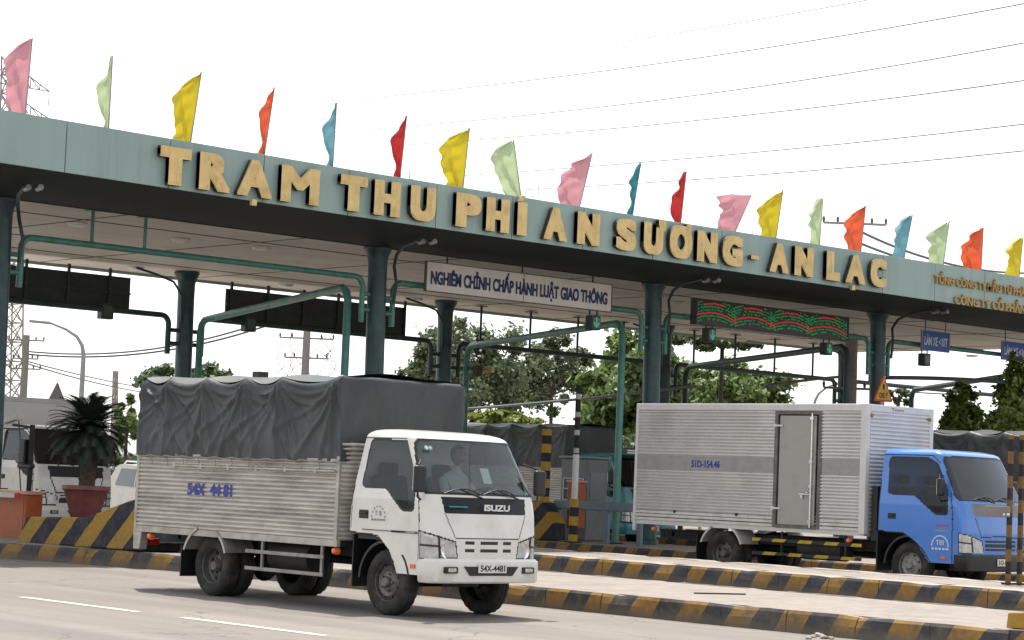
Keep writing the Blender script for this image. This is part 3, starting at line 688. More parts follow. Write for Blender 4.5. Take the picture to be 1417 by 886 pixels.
def make_cab(root, P, paint, res, detail=True, driver=False):
    """the cab shell is one dense skin of rings; its door, glass and lamp openings are cut out of it and built as parts"""
    hw, fr, rear = P['hw'], P['front'], P['rear']; bow, cr = .075, P.get('cr', .13)
    z0, z1 = P['z0'], P['z1']
    nz = int((z1-z0)/res)+1; zs = [z0+(z1-z0)*i/(nz-1) for i in range(nz)]
    whw = max(b for _, b in hw); wf = max(b for _, b in fr)
    nf = int((whw-cr)/res); nc = max(5, int(cr*1.57/res)); ns = int((wf-bow-cr+.7)/res)
    def ring(z, inset=0, frinset=0):
        w_ = ipl(z, hw)-inset; f = ipl(z, fr)-inset-frinset; r = ipl(z, rear)+inset*.6; c = cr; out = []
        for i in range(nf): y = (w_-c)*i/nf; out.append((f-bow*(y/(w_-c))**2, y, 'F', y))
        for i in range(nc): a = math.pi/2*i/nc; out.append((f-bow-c+c*math.cos(a), w_-c+c*math.sin(a), 'C', w_-c+c*a))
        xs = f-bow-c
        for i in range(ns+1): out.append((xs+(r-xs)*i/ns, w_, 'S', w_-c+c*1.5708+(xs-(xs+(r-xs)*i/ns))))
        return out
    rings = []
    for z in zs: rings.append((z, ring(z)))
    # roof closes in
    for dz, ins in P['roof']: rings.append((z1+dz, ring(z1, ins[0], ins[1])))
    nr = len(rings); n1 = len(rings[0][1])
    win = roundpoly(P['window'], .05); wtrim = grow(win, .022); door = P['door']; ws = P['ws']; arch = P['arch']
    wsT = grow(roundpoly(ws, .06), .03); wsr = roundpoly(ws, .06); blk = P['blk']; hl = P['hl']
    slots = P.get('slots', []); hlg = grow(hl, .016)
    cells = {}
    def put(key, quad): cells.setdefault(key, []).append(quad)
    for side in (-1, 1):
        for i in range(nr-1):
            za, A = rings[i]; zb_, B = rings[i+1]; zc = (za+zb_)/2; isroof = i >= len(zs)-1
            for j in range(n1-1):
                a, b, c, d = A[j], A[j+1], B[j+1], B[j]
                q = [(a[0], side*a[1], za), (b[0], side*b[1], za), (c[0], side*c[1], zb_), (d[0], side*d[1], zb_)]
                s = (a[3]+b[3]+c[3]+d[3])/4; x = (a[0]+b[0]+c[0]+d[0])/4; seg = a[2]; key = 'body'
                if not isroof:
                    if seg != 'S':
                        if inpoly(s, zc, wsr): key = 'windshield'
                        elif inpoly(s, zc, wsT): key = 'seal'
                        elif inpoly(s, zc, blk): key = 'blackpanel'
                        elif inpoly(s, zc, hl): key = 'headlight%d' % side
                        elif inpoly(s, zc, hlg): key = 'gap'
                        else:
                            for sl in slots:
                                if sl[0] < s*1 < sl[1] and sl[2] < zc < sl[3]: key = 'slot'; break
                            if key == 'body':
                                for (u0, v0, u1, v1) in P['grooves']:
                                    L_ = math.hypot(u1-u0, v1-v0); t = ((s-u0)*(u1-u0)+(zc-v0)*(v1-v0))/L_**2
                                    if 0 <= t <= 1 and abs((s-u0)*(v1-v0)-(zc-v0)*(u1-u0))/L_ < res*.45: key = 'gap'; break
                    else:
                        if inpoly(x, zc, arch): continue
                        if inpoly(s, zc, hl): key = 'headlight%d' % side
                        elif inpoly(s, zc, hlg): key = 'gap'
                        elif inpoly(s, zc, wsr): key = 'windshield'
                        elif inpoly(s, zc, wsT): key = 'seal'
                        elif inpoly(x, zc, win): key = 'window%d' % side
                        elif inpoly(x, zc, wtrim): key = 'seal'
                        elif inpoly(x, zc, door): key = 'door%d' % side
                        elif inpoly(x, zc, grow(door, res*1.0)): key = 'gap'
                put(key, q)
        # close the roof
    zt, T = rings[-1]
    for j in range(n1-1):
        a, b = T[j], T[j+1]; cells['body'].append([(a[0], a[1], zt), (b[0], b[1], zt), (b[0], -b[1], zt), (a[0], -a[1], zt)])
    # rear wall
    for i in range(nr-1):
        za, A = rings[i]; zb_, B = rings[i+1]; a, b = A[-1], B[-1]
        if za > P['arch_top']: cells['body'].append([(a[0], a[1], za), (a[0], -a[1], za), (b[0], -b[1], zb_), (b[0], b[1], zb_)])
    def emit(key, name, mat, parent, solid=.0, shift=0.):
        if key not in cells: return None
        idx = {}; mb = MB(); fs = []
        for q in cells[key]:
            f = []
            for p in q:
                k = (round(p[0], 4), round(p[1], 4), round(p[2], 4))
                if k not in idx: idx[k] = len(mb.v); mb.v.append((p[0]+shift*(1 if True else 0), p[1], p[2]))
                if idx[k] not in f: f.append(idx[k])
            if len(f) > 2: fs.append(tuple(f))
        if key.startswith('wind'):          # glass faces look outwards
            sg = 0 if key == 'windshield' else int(key[6:]); F2 = []
            for f in fs:
                a, b, c = (Vector(mb.v[i]) for i in f[:3]); n_ = (b-a).cross(c-a); ok = (n_.x > 0) if sg == 0 else (n_.y*sg > 0)
                F2.append(f if ok else tuple(reversed(f)))
            fs = F2
        mb.f = fs; mb.m = [0]*len(fs)
        o = mb.build(name, mat, parent, smooth=38, fix=not key.startswith('wind'))
        return o
    body = emit('body', 'cab_body', paint, root)
    emit('gap', 'panel_gap', M('panel_gap', (.03, .03, .03), .8), body)
    emit('seal', 'window_seal', black, body)
    gl = glass('windscreen_glass', P.get('tint', (.62, .68, .68)), .04) if 'tint' not in P else glass('dark_windscreen', P['tint'], .04); gs = glass('side_glass', (.36, .39, .39), -.015)
    wso = emit('windshield', 'windshield', gl, root)
    for s in (-1, 1):
        d = emit('door%d' % s, 'door', paint, root)
        emit('window%d' % s, 'window', gs if s == 1 or P.get('rwin', True) else gs, d)
        hx = P['handle']; w_ = ipl(hx[1], hw)
        mb = MB(); mb.box((hx[0], s*(w_+.004), hx[1]), (.17, .012, .1)); mb.box((hx[0], s*(w_+.02), hx[1]+.012), (.13, .02, .022)); mb.build('handle', black, d, bevel=.008)
    emit('blackpanel', 'front_garnish', P.get('garnish', M('garnish_black', (.012, .014, .018), .4, spec=.25)), root)
    emit('slot', 'grille', black, root)
    for s in (-1, 1):
        h = emit('headlight%d' % s, 'headlight', M('headlight_lens', (.50, .51, .51), .12, .35, ns=9, na=.35, coat=1), root)
        # bulb bowl
        f = ipl(.8, fr); c = P['hlc']; mb = MB(); mb.lathe([(0, .008), (.05, .012), (.095, .02), (.10, .01)], (0, 0, 0), 'X', 24)
        mb.v = [(v[0]+c[0], v[1]+s*c[1], v[2]+c[2]) for v in mb.v]; mb.build('reflector', chrome, h, smooth=60)
        for (u0, v0, u1, v1) in P['hlbars']:
            mb = MB()
            def pos(u, v):
                w_ = ipl(v, hw); f = ipl(v, fr); cc = cr
                if u < w_-cc: return (f-bow*(u/(w_-cc))**2+.006, s*u, v)
                a = (u-(w_-cc))/cc
                if a < 1.5708: return (f-bow-cc+(cc+.006)*math.cos(a), s*(w_-cc+(cc+.006)*math.sin(a)), v)
                return (f-bow-cc-(u-(w_-cc)-cc*1.5708), s*(w_+.006), v)
            mb.tube([pos(u0+(u1-u0)*k/6, v0+(v1-v0)*k/6) for k in range(7)], .011, 6); mb.build('lamp_divider', black, h)
    # bumper: its own rings
    bz0, bz1, bo = P['bumper']; mb = MB(); rows = []; prof = [(bz0, -.02), (bz0+.02, .0), (bz0+(bz1-bz0)*.6, .012), (bz1-.03, .005), (bz1, -.03)]
    for z, o in prof:
        R1 = []
        w_ = ipl(z, hw)+bo*.3; f = ipl(.9, fr)+bo; 
        pts = []
        xe = P['bumper_x']
        for i in range(14): y = (w_-cr)*i/14; pts.append((f+o-bow*(y/(w_-cr))**2, y))
        for i in range(9): a = math.pi/2*i/8; pts.append((f-bow-cr+(cr+o)*math.cos(a), w_-cr+(cr+o)*math.sin(a)))
        pts.append((xe, w_+o))
        rows.append([(x, -y, z) for x, y in reversed(pts)]+[(x, y, z) for x, y in pts[1:]])
    mb.grid(rows)
    top = rows[-1]; mb.add([p for p in top]+[(p[0]-.12, p[1]*.9, p[2]-.01) for p in top], [(i, i+1, len(top)+i+1, len(top)+i) for i in range(len(top)-1)])
    bump = mb.build('bumper', P.get('bumper_mat', paint), root, smooth=40)
    F = ipl(.9, fr)+bo
    if P.get('bumper_slot', True):
        mb = MB(); y1 = P['slotw']; zc = (bz0+bz1)/2+.0; rr = [(-y1, zc+.055), (y1, zc+.055), (y1-.09, zc-.05), (-y1+.09, zc-.05)]
        mb.prism(rr, F-.04, F-.012+.02, 'X'); mb.build('intake', black, bump)
        for s in (-1, 1):
            mb = MB(); mb.box((F-.03, s*.60, zc+.012), (.05, .19, .075)); mb.build('fog_recess', black, bump, bevel=.01)
            mb = MB(); mb.box((F-.008, s*.60, zc+.012), (.03, .12, .045)); mb.build('fog_lamp', white_lens, bump, bevel=.01)
    # number plate
    pw, ph = P.get('plate', (.44, .105)); pm = M('plate_white', (.66, .66, .63), .5); py = P.get('plate_y', .0)
    mb = MB(); mb.box((F+.018, py, P['plate_z']), (.012, pw, ph)); pl = mb.build('number_plate', pm, root, bevel=.003)
    mb = MB(); letters(mb, P['plate_txt'], (F+.0245, py-pw/2+.03, P['plate_z']-ph*.34), (0, 1, 0), (0, 0, 1), pw-.06, ph*.68, .003, .02); mb.build('plate_lettering', M('plate_ink', (.02, .02, .02), .6), pl, fix=False)
    # mirrors
    for s in (-1, 1):
        mz, mx_ = P['mirror']; w_ = ipl(mz, hw); y = s*(w_+P.get('mirror_out', .12))
        mb = MB(); mb.tube([(mx_-.04, s*(w_-.02), mz-.26), (mx_+.03, y, mz-.2), (mx_+.04, y, mz)], .014, 8)
        mb.tube([(mx_-.1, s*(w_-.03), mz+.22), (mx_+.03, y, mz+.16), (mx_+.04, y, mz)], .012, 8); mo = mb.build('mirror', black, root, smooth=60)
        mb = MB(); mb.box((mx_+.06, y, mz), (.07, .17, .31)); mb.build('mirror_housing', black, mo, bevel=.03)
        mb = MB(); mb.box((mx_+.022, y, mz), (.006, .14, .27)); mb.build('mirror_glass', chrome, mo)
    # wipers
    wz = P['wiper_z']; 
    for y0, y1 in ((-.12, -.62), (.45, -.05)):
        f = ipl(wz, fr)
        mb = MB(); q = [(f-bow*(y/.8)**2+.03-(k/5)*.03, y, wz+.012+.07*math.sin(k/5*math.pi)*.9) for k, y in enumerate(np.linspace(y0, y1, 6))]
        mb.tube(q, .009, 6); mb.tube([(q[2][0]+.005, y0+.05, wz-.03), q[3]], .011, 6); mb.build('wiper', black, root, smooth=60)
    # interior
    if detail:
        it = M('cab_interior', (.05, .05, .052), .8, ns=8, na=.3); k = P['k']; fx = ipl(1.4*k, fr)
        mb = MB(); mb.prism([(fx-.55, .95*k), (fx-.22, .95*k), (fx-.18, 1.36*k), (fx-.5, 1.30*k)], -ipl(1.3, hw)+.06, ipl(1.3, hw)-.06, 'Y'); mb.build('dashboard', M('dash', (.09, .095, .1), .7), root, bevel=.03)
        for s in (-1, 1):
            mb = MB(); mb.box((-.22, s*.42, 1.02*k), (.48, .5, .14)); mb.box((-.46, s*.42, 1.32*k), (.13, .48, .62), rot=Euler((0, -.15, 0)).to_matrix())
            mb.box((-.52, s*.42, 1.70*k), (.09, .26, .16)); mb.build('seat', it, root, bevel=.035)
        mb = MB(); mb.box((.05, 0, .9*k), (1.2, ipl(1.3, hw)*2-.1, .06)); mb.build('cab_floor', it, root)
        sw = thing_part('steering_wheel', root, (fx-.62, .42, 1.40*k))
        mb = MB(); ring_ = [(.19, .0), (.20, .012), (.21, 0), (.20, -.012)]; mb.lathe(ring_, seg=28, close=True); mb.box((0, 0, -.01), (.38, .03, .015)); mb.box((0, -.09, -.01), (.03, .18, .015)); mb.cyl((0, 0, -.03), (0, 0, .01), .05)
        mb.cyl((0, 0, -.4), (0, 0, -.01), .025)
        rm = Euler((0, math.radians(-38), 0)).to_matrix(); mb.v = [tuple(rm @ Vector(v)) for v in mb.v]
        mb.build('wheel_ring', M('wheel_black', (.03, .03, .032), .5), sw, smooth=50)
    return body
def thing_part(name, root, loc):
    o = bpy.data.objects.new(name, None); COL.objects.link(o); o.parent = root; o.location = loc; o.empty_display_size = .1; return o
def make_wheel(root, x, y, r, wd, side, dual=False, rimmat=None, name='wheel'):
    """rim mesh with the tyre as its child; side is the outward y sign"""
    rm = rimmat or M('rim_steel', (.12, .118, .115), .5, .4, ns=12, na=.3, dirt=(.2, .18, .15), da=.6, dsc=7)
    mb = MB(); s = side
    o = 0.0
    if dual: pr = [(.0, -.02), (.055, -.02), (.07, -.045), (.09, -.115), (r*.30, -.12), (r*.50, -.125), (r*.56, -.10), (r*.57, -.01), (r*.60, .0)]
    else: pr = [(.0, .045), (.05, .045), (.062, .03), (.066, -.012), (.10, -.018), (.125, -.03), (r*.42, -.012), (r*.5, -.045), (r*.56, -.06), (r*.57, -.008), (r*.60, .0)]
    mb.lathe([(a, s*b) for a, b in pr], (0, 0, 0), 'Y', 36)
    nn = 5 if not dual else 6
    for k in range(nn):
        a = 2*math.pi*k/nn; rr = .1; z = (-.012 if not dual else -.118)
        mb.cyl((rr*math.cos(a), s*(z), rr*math.sin(a)), (rr*math.cos(a), s*(z+.028), rr*math.sin(a)), .013, seg=6)
    rim = mb.build(name, rm, root, smooth=40); rim.location = (x, y, r)
    for k in range(6):
        a = 2*math.pi*(k+.5)/6; rr = r*.43 if not dual else r*.42
    mb = MB()
    for k in range(8):
        a = 2*math.pi*(k+.5)/8; rr = r*.44; z = -.022 if not dual else -.121
        mb.cyl((rr*math.cos(a), s*(z-.01), rr*math.sin(a)), (rr*math.cos(a), s*(z+.006), rr*math.sin(a)), .026, seg=10)
    mb.build('vent_hole', black, rim)
    def tyre(yo):
        mb = MB(); h = wd/2; prof = [(r*.58, h*.78), (r*.62, h*.95), (r*.78, h*1.04), (r*.90, h*.98), (r*.955, h*.86), (r*.985, h*.72)]
        prof += [(r, h*.66), (r, h*.30), (r*.978, h*.27), (r*.978, h*.2), (r, h*.17), (r, -h*.17), (r*.978, -h*.2), (r*.978, -h*.27), (r, -h*.30), (r, -h*.66)]
        prof += [(a, -b) for a, b in reversed(prof[:6])]
        seg = 72; n0 = len(mb.v); mb.lathe([(a, b) for a, b in prof], (0, yo, 0), 'Y', seg)
        for i, v in enumerate(mb.v):                       # shoulder lugs
            pi = i//seg; k = i % seg
            if pi in (4, 5, 6, len(prof)-7, len(prof)-6, len(prof)-5) and k % 3 == 0:
                f = .975; mb.v[i] = (v[0]*f, v[1], v[2]*f)
        mb.build('tyre', rubber, rim, smooth=45)
    off = -s*(wd*.40)
    tyre(off)
    if dual: tyre(off-s*(wd*1.12))
    return rim

# materials of load bodies
alu_old = M('weathered_aluminium', (.50, .475, .435), .5, .25, ns=3, na=.2, dirt=(.16, .135, .105), da=.6, dsc=1.9, stretch=(.45, 1, 2.6))
alu_new = M('ribbed_aluminium', (.60, .59, .575), .4, .3, ns=1.5, na=.08, dirt=(.42, .40, .38), da=.4, dsc=1.2)
tarp_m = M('grey_tarpaulin', (.033, .038, .041), .5, ns=2, na=.25, dirt=(.085, .085, .082), da=.45, dsc=1.3, bump=.3, bs=14, stretch=(1, 1, .6))
def ribbed(root, name, mat, p0, p1, z0, z1, out, pitch, depth, dents=0., seed=1, seglen=.07):
    """corrugated wall from p0 to p1 (plan points); out = outward unit normal"""
    rr = random.Random(seed); p0 = Vector(p0); p1 = Vector(p1); L_ = (p1-p0).length; nx = max(2, int(L_/seglen)); rows = []
    bumps = [(rr.random()*L_, z0+rr.random()*(z1-z0), rr.uniform(.06, .3), rr.uniform(-1, .6)) for _ in range(int(60*dents*10) if dents else 0)]
    n = int((z1-z0)/pitch); zs = []
    for k in range(n):
        zb = z0+(z1-z0)*k/n; ph = (z1-z0)/n
        zs += [(zb, -.25), (zb+ph*.12, -.25), (zb+ph*.26, .55), (zb+ph*.42, .95), (zb+ph*.62, 1), (zb+ph*.82, .7), (zb+ph*.95, .1)]
    zs.append((z1, 0))
    for z, d in zs:
        row = []
        for i in range(nx+1):
            s = L_*i/nx; q = p0.lerp(p1, i/nx); o = d*depth
            for (bx, bz, br, ba) in bumps:
                e = ((s-bx)**2+(z-bz)**2*3)/br**2
                if e < 4: o += dents*ba*math.exp(-e)
            row.append((q.x+out[0]*o, q.y+out[1]*o, z+ (dents*.12*math.sin(s*2.1+z*9))))
        rows.append(row)
    mb = MB(); mb.grid(rows); return mb.build(name, mat, root, smooth=25)
def make_tarp(root, x0, x1, hw, zb, zt, bows, mat, seed=2, res=.035, lean=.0, top_slack=.05):
    """cloth over hoops: sides, two ends and the top as one draped sheet"""
    rr = random.Random(seed); ph = [rr.random()*6 for _ in range(12)]
    def edge_z(x):     # top edge sags between hoops
        for a, b in zip(bows[:-1], bows[1:]):
            if a <= x <= b: t = (x-a)/(b-a); return -top_slack*math.sin(math.pi*t)**.8
        return 0
    fan = [(rr.uniform(.5, 1.3), rr.uniform(0, 6)) for _ in bows]
    def side_d(x, z):
        d = 0; h = zt-z; H = zt-zb
        for (b, (fq, p)) in zip(bows, fan):
            dx = x-b; r = math.hypot(dx, h)+1e-3; th = math.atan2(dx, h)
            wgt = math.exp(-(dx/.62)**2)*min(1, r/.2)
            d += wgt*.010*math.cos(th*11+p)
            if abs(dx) < 1.3 and r > .02:
                for q, a0 in enumerate((-.98, -.66, -.36, -.08, .22, .5, .82)):
                    a_ = a0+.09*math.sin(p*3+q*2.1); e_ = (th-a_-.05*math.sin(r*4+q))*r/(.018+.022*r)
                    if abs(e_) < 3: d += (.030+.008*math.sin(q*5+p))*math.exp(-e_*e_)*min(1, r/.12)*(1.05-.45*min(1, r))
        for a, b in zip(bows[:-1], bows[1:]):          # swags between hoops
            m = (a+b)/2; t = (x-m)/((b-a)/2)
            if abs(t) < 1:
                for q, dep in enumerate((.10, .24)):
                    zc = zt-dep*(1-t*t)**.9-.03; d += .022*math.exp(-((z-zc)/.03)**2)*(1-t*t)**.5
                d -= .045*(1-t*t)*math.exp(-((h-.3)/.35)**2)
        d += .016*math.sin(x*2.3+z*3.1+ph[0])+.006*math.sin(x*7.1-z*5+ph[1])+.003*math.sin(x*13+z*11+ph[2])
        return d
    # closed loop around at each height
    nxs = int((x1-x0)/res); nys = int(2*hw/res); rows = []; nz = int((zt-zb)/res)
    def loop(z, shrink=0, top=False):
        row = []; LN = lean*max(0, (z-zb)/(zt-zb)); ax = lambda x: x-LN*((x-x0)/(x1-x0))**2
        for i in range(nxs): x = x0+(x1-x0)*i/nxs; dz = edge_z(x)*max(0, (z-zb)/(zt-zb))**3; row.append((ax(x), -hw+shrink-side_d(x, z), z+dz))
        for i in range(nys):
            y = -hw+2*hw*i/nys; w_ = .02*math.sin(y*5+z*2+ph[3])+.01*math.sin(y*11-z*6+ph[4]); row.append((x1-LN-shrink+w_, y, z))
        for i in range(nxs): x = x1-(x1-x0)*i/nxs; dz = edge_z(x)*max(0, (z-zb)/(zt-zb))**3; row.append((ax(x), hw-shrink+side_d(x, z), z+dz))
        for i in range(nys):
            y = hw-2*hw*i/nys; w_ = .02*math.sin(y*6+z*3+ph[5])+.012*math.sin(y*13-z*5+ph[6]); row.append((x0+shrink-w_, y, z))
        row.append(row[0]); return row
    for k in range(nz+1): rows.append(loop(zb+(zt-zb)*k/nz))
    for sh, dz in ((.015, .025), (.05, .045)): 
        rows.append([(p[0], p[1], p[2]+dz) for p in loop(zt, sh)])
    mb = MB(); mb.grid(rows)
    # ragged hem
    # top surface
    T = []
    for j in range(13):
        v = j/12; y = (-hw+.05)*(1-2*v); row = []
        for i in range(nxs+1):
            x = x0+.05+(x1-x0-.1)*i/nxs; row.append((x-lean*((x-x0)/(x1-x0))**2, y, zt+.045+edge_z(x)*(.6+.4*abs(1-2*v))+.05*(1-(2*v-1)**2)+.012*math.sin(x*4+y*5)))
        T.append(row)
    mb.grid(T, 0); o = mb.build('tarpaulin', mat, root, smooth=60); return o
def chassis(root, x0, x1, wheels_r, k=1.):
    mb = MB()
    for s in (-1, 1): mb.span((x0, s*.33, .62*k), (x1, s*.41, .80*k))
    x = x0+.3
    while x < x1: mb.span((x, -.41, .66*k), (x+.08, .41, .76*k)); x += .75
    mb.span((-.9, -.28, .35*k), (.4, .28, .75*k))       # engine and gearbox
    mb.cyl((x0+.6, 0, .55*k), (-.6, 0, .55*k), .05)
    return mb.build('chassis', darksteel, root, bevel=.006)
def mudguard(root, x, y0, y1, r, zc, a0, a1, mat, name='mudguard'):
    mb = MB(); n = 14; P = []
    for i in range(n+1):
        a = R_(a0+(a1-a0)*i/n); P.append([(x+r*math.cos(a), y0, zc+r*math.sin(a)), (x+r*math.cos(a), y1, zc+r*math.sin(a))])
    mb.grid(P); P2 = [[(p[0][0]*1, p[0][1], p[0][2]), ((p[0][0]-x)*.93+x, p[0][1], (p[0][2]-zc)*.93+zc)] for p in P]; mb.grid(P2)
    return mb.build(name, mat, root, smooth=50)
CABA = dict(k=1., z0=.50, z1=2.07, hw=[(.4, .855), (1.35, .87), (2.07, .77)], front=[(.4, .87), (.95, .865), (1.2, .84), (1.45, .78), (2.07, .42)], rear=[(.4, -.66), (1.1, -.655), (1.6, -.6), (2.07, -.53)],
            roof=[(.03, (.012, .02)), (.06, (.045, .06)), (.085, (.10, .12)), (.10, (.18, .2)), (.11, (.32, .3))],
            window=[(-.41, 2.03), (.27, 2.02), (.42, 1.75), (.49, 1.5), (.49, 1.24), (.31, 1.24), (-.01, 1.49), (-.46, 1.50)],
            door=[(-.57, 2.06), (.37, 2.06), (.47, 1.85), (.575, 1.45), (.60, 1.1), (.60, .47), (.24, .47), (.2, .56), (.09, .76), (-.14, .93), (-.64, .95)],
            arch=[(-.8, .3), (-.8, .94), (-.2, .93), (-.05, .87), (.07, .76), (.17, .64), (.225, .51), (.235, .3)], arch_top=.93,
            ws=[(-.02, 1.46), (.83, 1.46), (.86, 1.49), (.80, 1.8), (.73, 2.035), (-.02, 2.05)],
            blk=[(-.02, 1.41), (.66, 1.41), (.63, 1.215), (-.02, 1.215)], hl=[(.47, .715), (.96, .70), (.96, 1.0), (.82, .965), (.5, .885)], hlc=(.795, .60, .795), hlbars=[(.70, .71, .72, .96), (.72, .84, .96, .85)],
            grooves=[(0, .935, .50, .935), (.50, .935, .63, 1.215)], slots=[(.0, .14, .865, .905), (.22, .36, .865, .905), (.0, .14, .775, .815), (.22, .36, .775, .815)],
            handle=(-.40, 1.16), bumper=(.42, .70, .055), bumper_x=.63, slotw=.42, plate_z=.595, plate_txt='54X-4481', mirror=(1.6, .62), mirror_out=.11, wiper_z=1.43)
def shift(poly, f): return [f(p) for p in poly]
CABB = dict(k=1.14, z0=.5, z1=2.38, hw=[(.4, .955), (1.5, .97), (2.38, .89)], front=[(.4, 1.30), (1.05, 1.29), (1.3, 1.26), (1.6, 1.17), (2.38, .74)], rear=[(.4, -.68), (1.1, -.67), (1.6, -.65), (2.38, -.62)],
            roof=[(.03, (.012, .02)), (.06, (.045, .06)), (.085, (.10, .12)), (.10, (.18, .2)), (.11, (.32, .3))],
            window=[(-.47, 2.31), (.35, 2.31), (.55, 2.22), (.79, 1.79), (.83, 1.36), (.58, 1.36), (.12, 1.68), (-.45, 1.69)],
            door=[(-.62, 2.36), (.44, 2.36), (.66, 2.18), (.86, 1.8), (.93, 1.4), (.94, .5), (.50, .5), (.33, .72), (.15, .86), (-.1, 1.0), (-.65, 1.02)],
            arch=[(-.8, .3), (-.8, 1.0), (-.14, .99), (.02, .94), (.17, .84), (.33, .66), (.48, .46), (.50, .3)], arch_top=1.0,
            ws=[(-.02, 1.62), (.93, 1.62), (.965, 1.66), (.92, 2.0), (.86, 2.33), (-.02, 2.35)],
            blk=[(-.02, 1.55), (.72, 1.55), (.68, 1.32), (-.02, 1.32)], hl=[(.50, .71), (1.04, .70), (1.04, 1.03), (.8, .98), (.54, .90)], hlc=(1.215, .66, .8), hlbars=[(.76, .71, .79, .97), (.79, .86, 1.03, .88)],
            grooves=[(0, 1.0, .55, .97), (.55, .97, .68, 1.32)], slots=[(.0, .46, .88, .93), (.0, .46, .81, .86), (0, .46, .74, .79)],
            handle=(-.36, 1.28), bumper=(.38, .68, .05), bumper_x=1.0, slotw=.3, plate_z=.545, plate_txt='51D-154', plate=(.36, .12), plate_y=-.02, mirror=(1.82, .72), mirror_out=.16, wiper_z=1.6, bumper_slot=False)
white_p = M('white_paint', (.70, .685, .65), .28, ns=2, na=.05, dirt=(.46, .43, .38), da=.35, dsc=2.5, coat=.6)
blue_p = M('blue_paint', (.055, .20, .62), .28, ns=2, na=.06, dirt=(.09, .2, .5), da=.3, dsc=3, coat=.6)
teal_p = M('teal_paint', (.03, .22, .24), .35, ns=2, na=.1, coat=.4)

# ---------------- truck A : white cab, aluminium sides, grey tarp
TA = thing('tarp_truck', 'white cab truck with grey tarp over ribbed metal sides, nearest on the open road', 'truck', (-19.83, 17.25, 0))
make_cab(TA, CABA, white_p, .0125)
HB = .94; _Y = 17.25-HB-.01
BX0 = ony(187.5, 730, _Y)[0]+19.83; BX1 = ony(466, 748, _Y)[0]+19.83
ZB = ony(187.5, 731, _Y)[2]+.03; ZM = ony(188, 626.5, _Y)[2]; ZT = ony(191, 537, _Y)[2]+.09
chassis(TA, -5.2, .3, .4)
for s in (-1, 1):
    make_wheel(TA, 0, s*.80, .385, .21, s)
    make_wheel(TA, -3.47, s*.84, .385, .21, s, dual=True)
# load bed
mb = MB(); mb.span((BX0, -HB+.03, ZB-.06), (BX1, HB-.03, ZB+.02)); mb.build('load_floor', darksteel, TA, bevel=.005)
ribbed(TA, 'side_panel', alu_old, (BX0, -HB), (BX1, -HB), ZB, ZM-.04, (0, -1), .052, .022, .009, 4, .035)
ribbed(TA, 'side_panel', alu_old, (BX0, HB), (BX1, HB), ZB, ZM-.04, (0, 1), .058, .024, .012, 5, .1)
ribbed(TA, 'front_panel', alu_old, (BX1+.0, -HB), (BX1+.0, HB), ZB, ZM+.2, (1, 0), .052, .014, .004, 6)
ribbed(TA, 'rear_panel', alu_old, (BX0, -HB), (BX0, HB), ZB, ZM, (-1, 0), .052, .014, .01, 7)
frm = M('frame_aluminium', (.42, .40, .36), .45, .4, ns=5, na=.2, dirt=(.2, .17, .13), da=.7, dsc=3)
mb = MB()
for s in (-1, 1):
    mb.span((BX0-.02, s*(HB-.03), ZM-.045), (BX1+.02, s*(HB+.022), ZM+.0)); mb.span((BX0-.02, s*(HB-.03), ZB-.07), (BX1+.02, s*(HB+.024), ZB+.012))
    for x in (BX0+.0, BX1-.03): mb.span((x-.025, s*(HB-.04), ZB-.07), (x+.035, s*(HB+.026), ZM+.03))
mb.build('bed_frame', frm, TA, bevel=.006)
mb = MB(); mb.cyl((BX0+.85, -HB-.045, ZM-.15), (BX1-.05, -HB-.045, ZM-.15), .016, seg=8)
for k in range(6): x = BX0+.9+k*.6; mb.box((x, -HB-.035, ZM-.15), (.04, .05, .05))
mb.build('tie_rail', frm, TA, smooth=50)
for s in (-1, 1):
    mb = MB(); mb.prism([(BX0-.03, ZB-.07), (BX0+.16, ZB-.07), (BX0+.12, ZB-.3), (BX0-.02, ZB-.3)], s*(HB-.1), s*(HB+.02), 'Y'); mb.build('corner_plate', frm, TA, bevel=.004)
# numbers on the side
ink = M('number_blue', (.03, .045, .30), .6, ns=9, na=.3)
mb = MB(); letters(mb, '54X  44 81', (ony(260.5, 686, _Y)[0]+19.83, -HB-.0265, ony(261, 685, _Y)[2]), (1, 0, 0), (0, 0, 1), .98, .16, .004, .03); mb.build('side_number', ink, TA, fix=False)
bows = [BX0+.04, BX0+.62, BX0+1.5, BX0+2.35, BX0+3.05, BX1-.08]
make_tarp(TA, BX0-.02, BX1+.0, HB+.03, ZM-.03, ZT, bows, tarp_m, 3, .025, top_slack=.085)
# rope along the hem
mb = MB(); n = 60; mb.tube([(BX0+(BX1-BX0)*i/n, -HB-.07-.01*math.sin(i*1.9), ZM-.02-.022*abs(math.sin(i*.62))) for i in range(n+1)], .009, 6)
for i in range(5, 60, 5): x = BX0+(BX1-BX0)*i/n; mb.tube([(x, -HB-.07, ZM-.03), (x+.03, -HB-.055, ZM-.09), (x+.01, -HB-.05, ZM-.15)], .006, 5)
mb.build('rope', M('rope', (.25, .23, .19), .8), TA, smooth=60)
mb = MB(); mb.box((-4.05+.0, .2, ZT+.13), (.16, .16, .12)); mb.cyl((-4.05, .2, ZT+.0), (-4.05, .2, ZT+.12), .05)
mb.build('roof_vent', black, TA, bevel=.01)
# headboard behind the cab
mb = MB(); mb.span((BX1-.45, -.80, ZM), (BX1-.43, .80, ZT-.15)); mb.build('headboard', darksteel, TA)
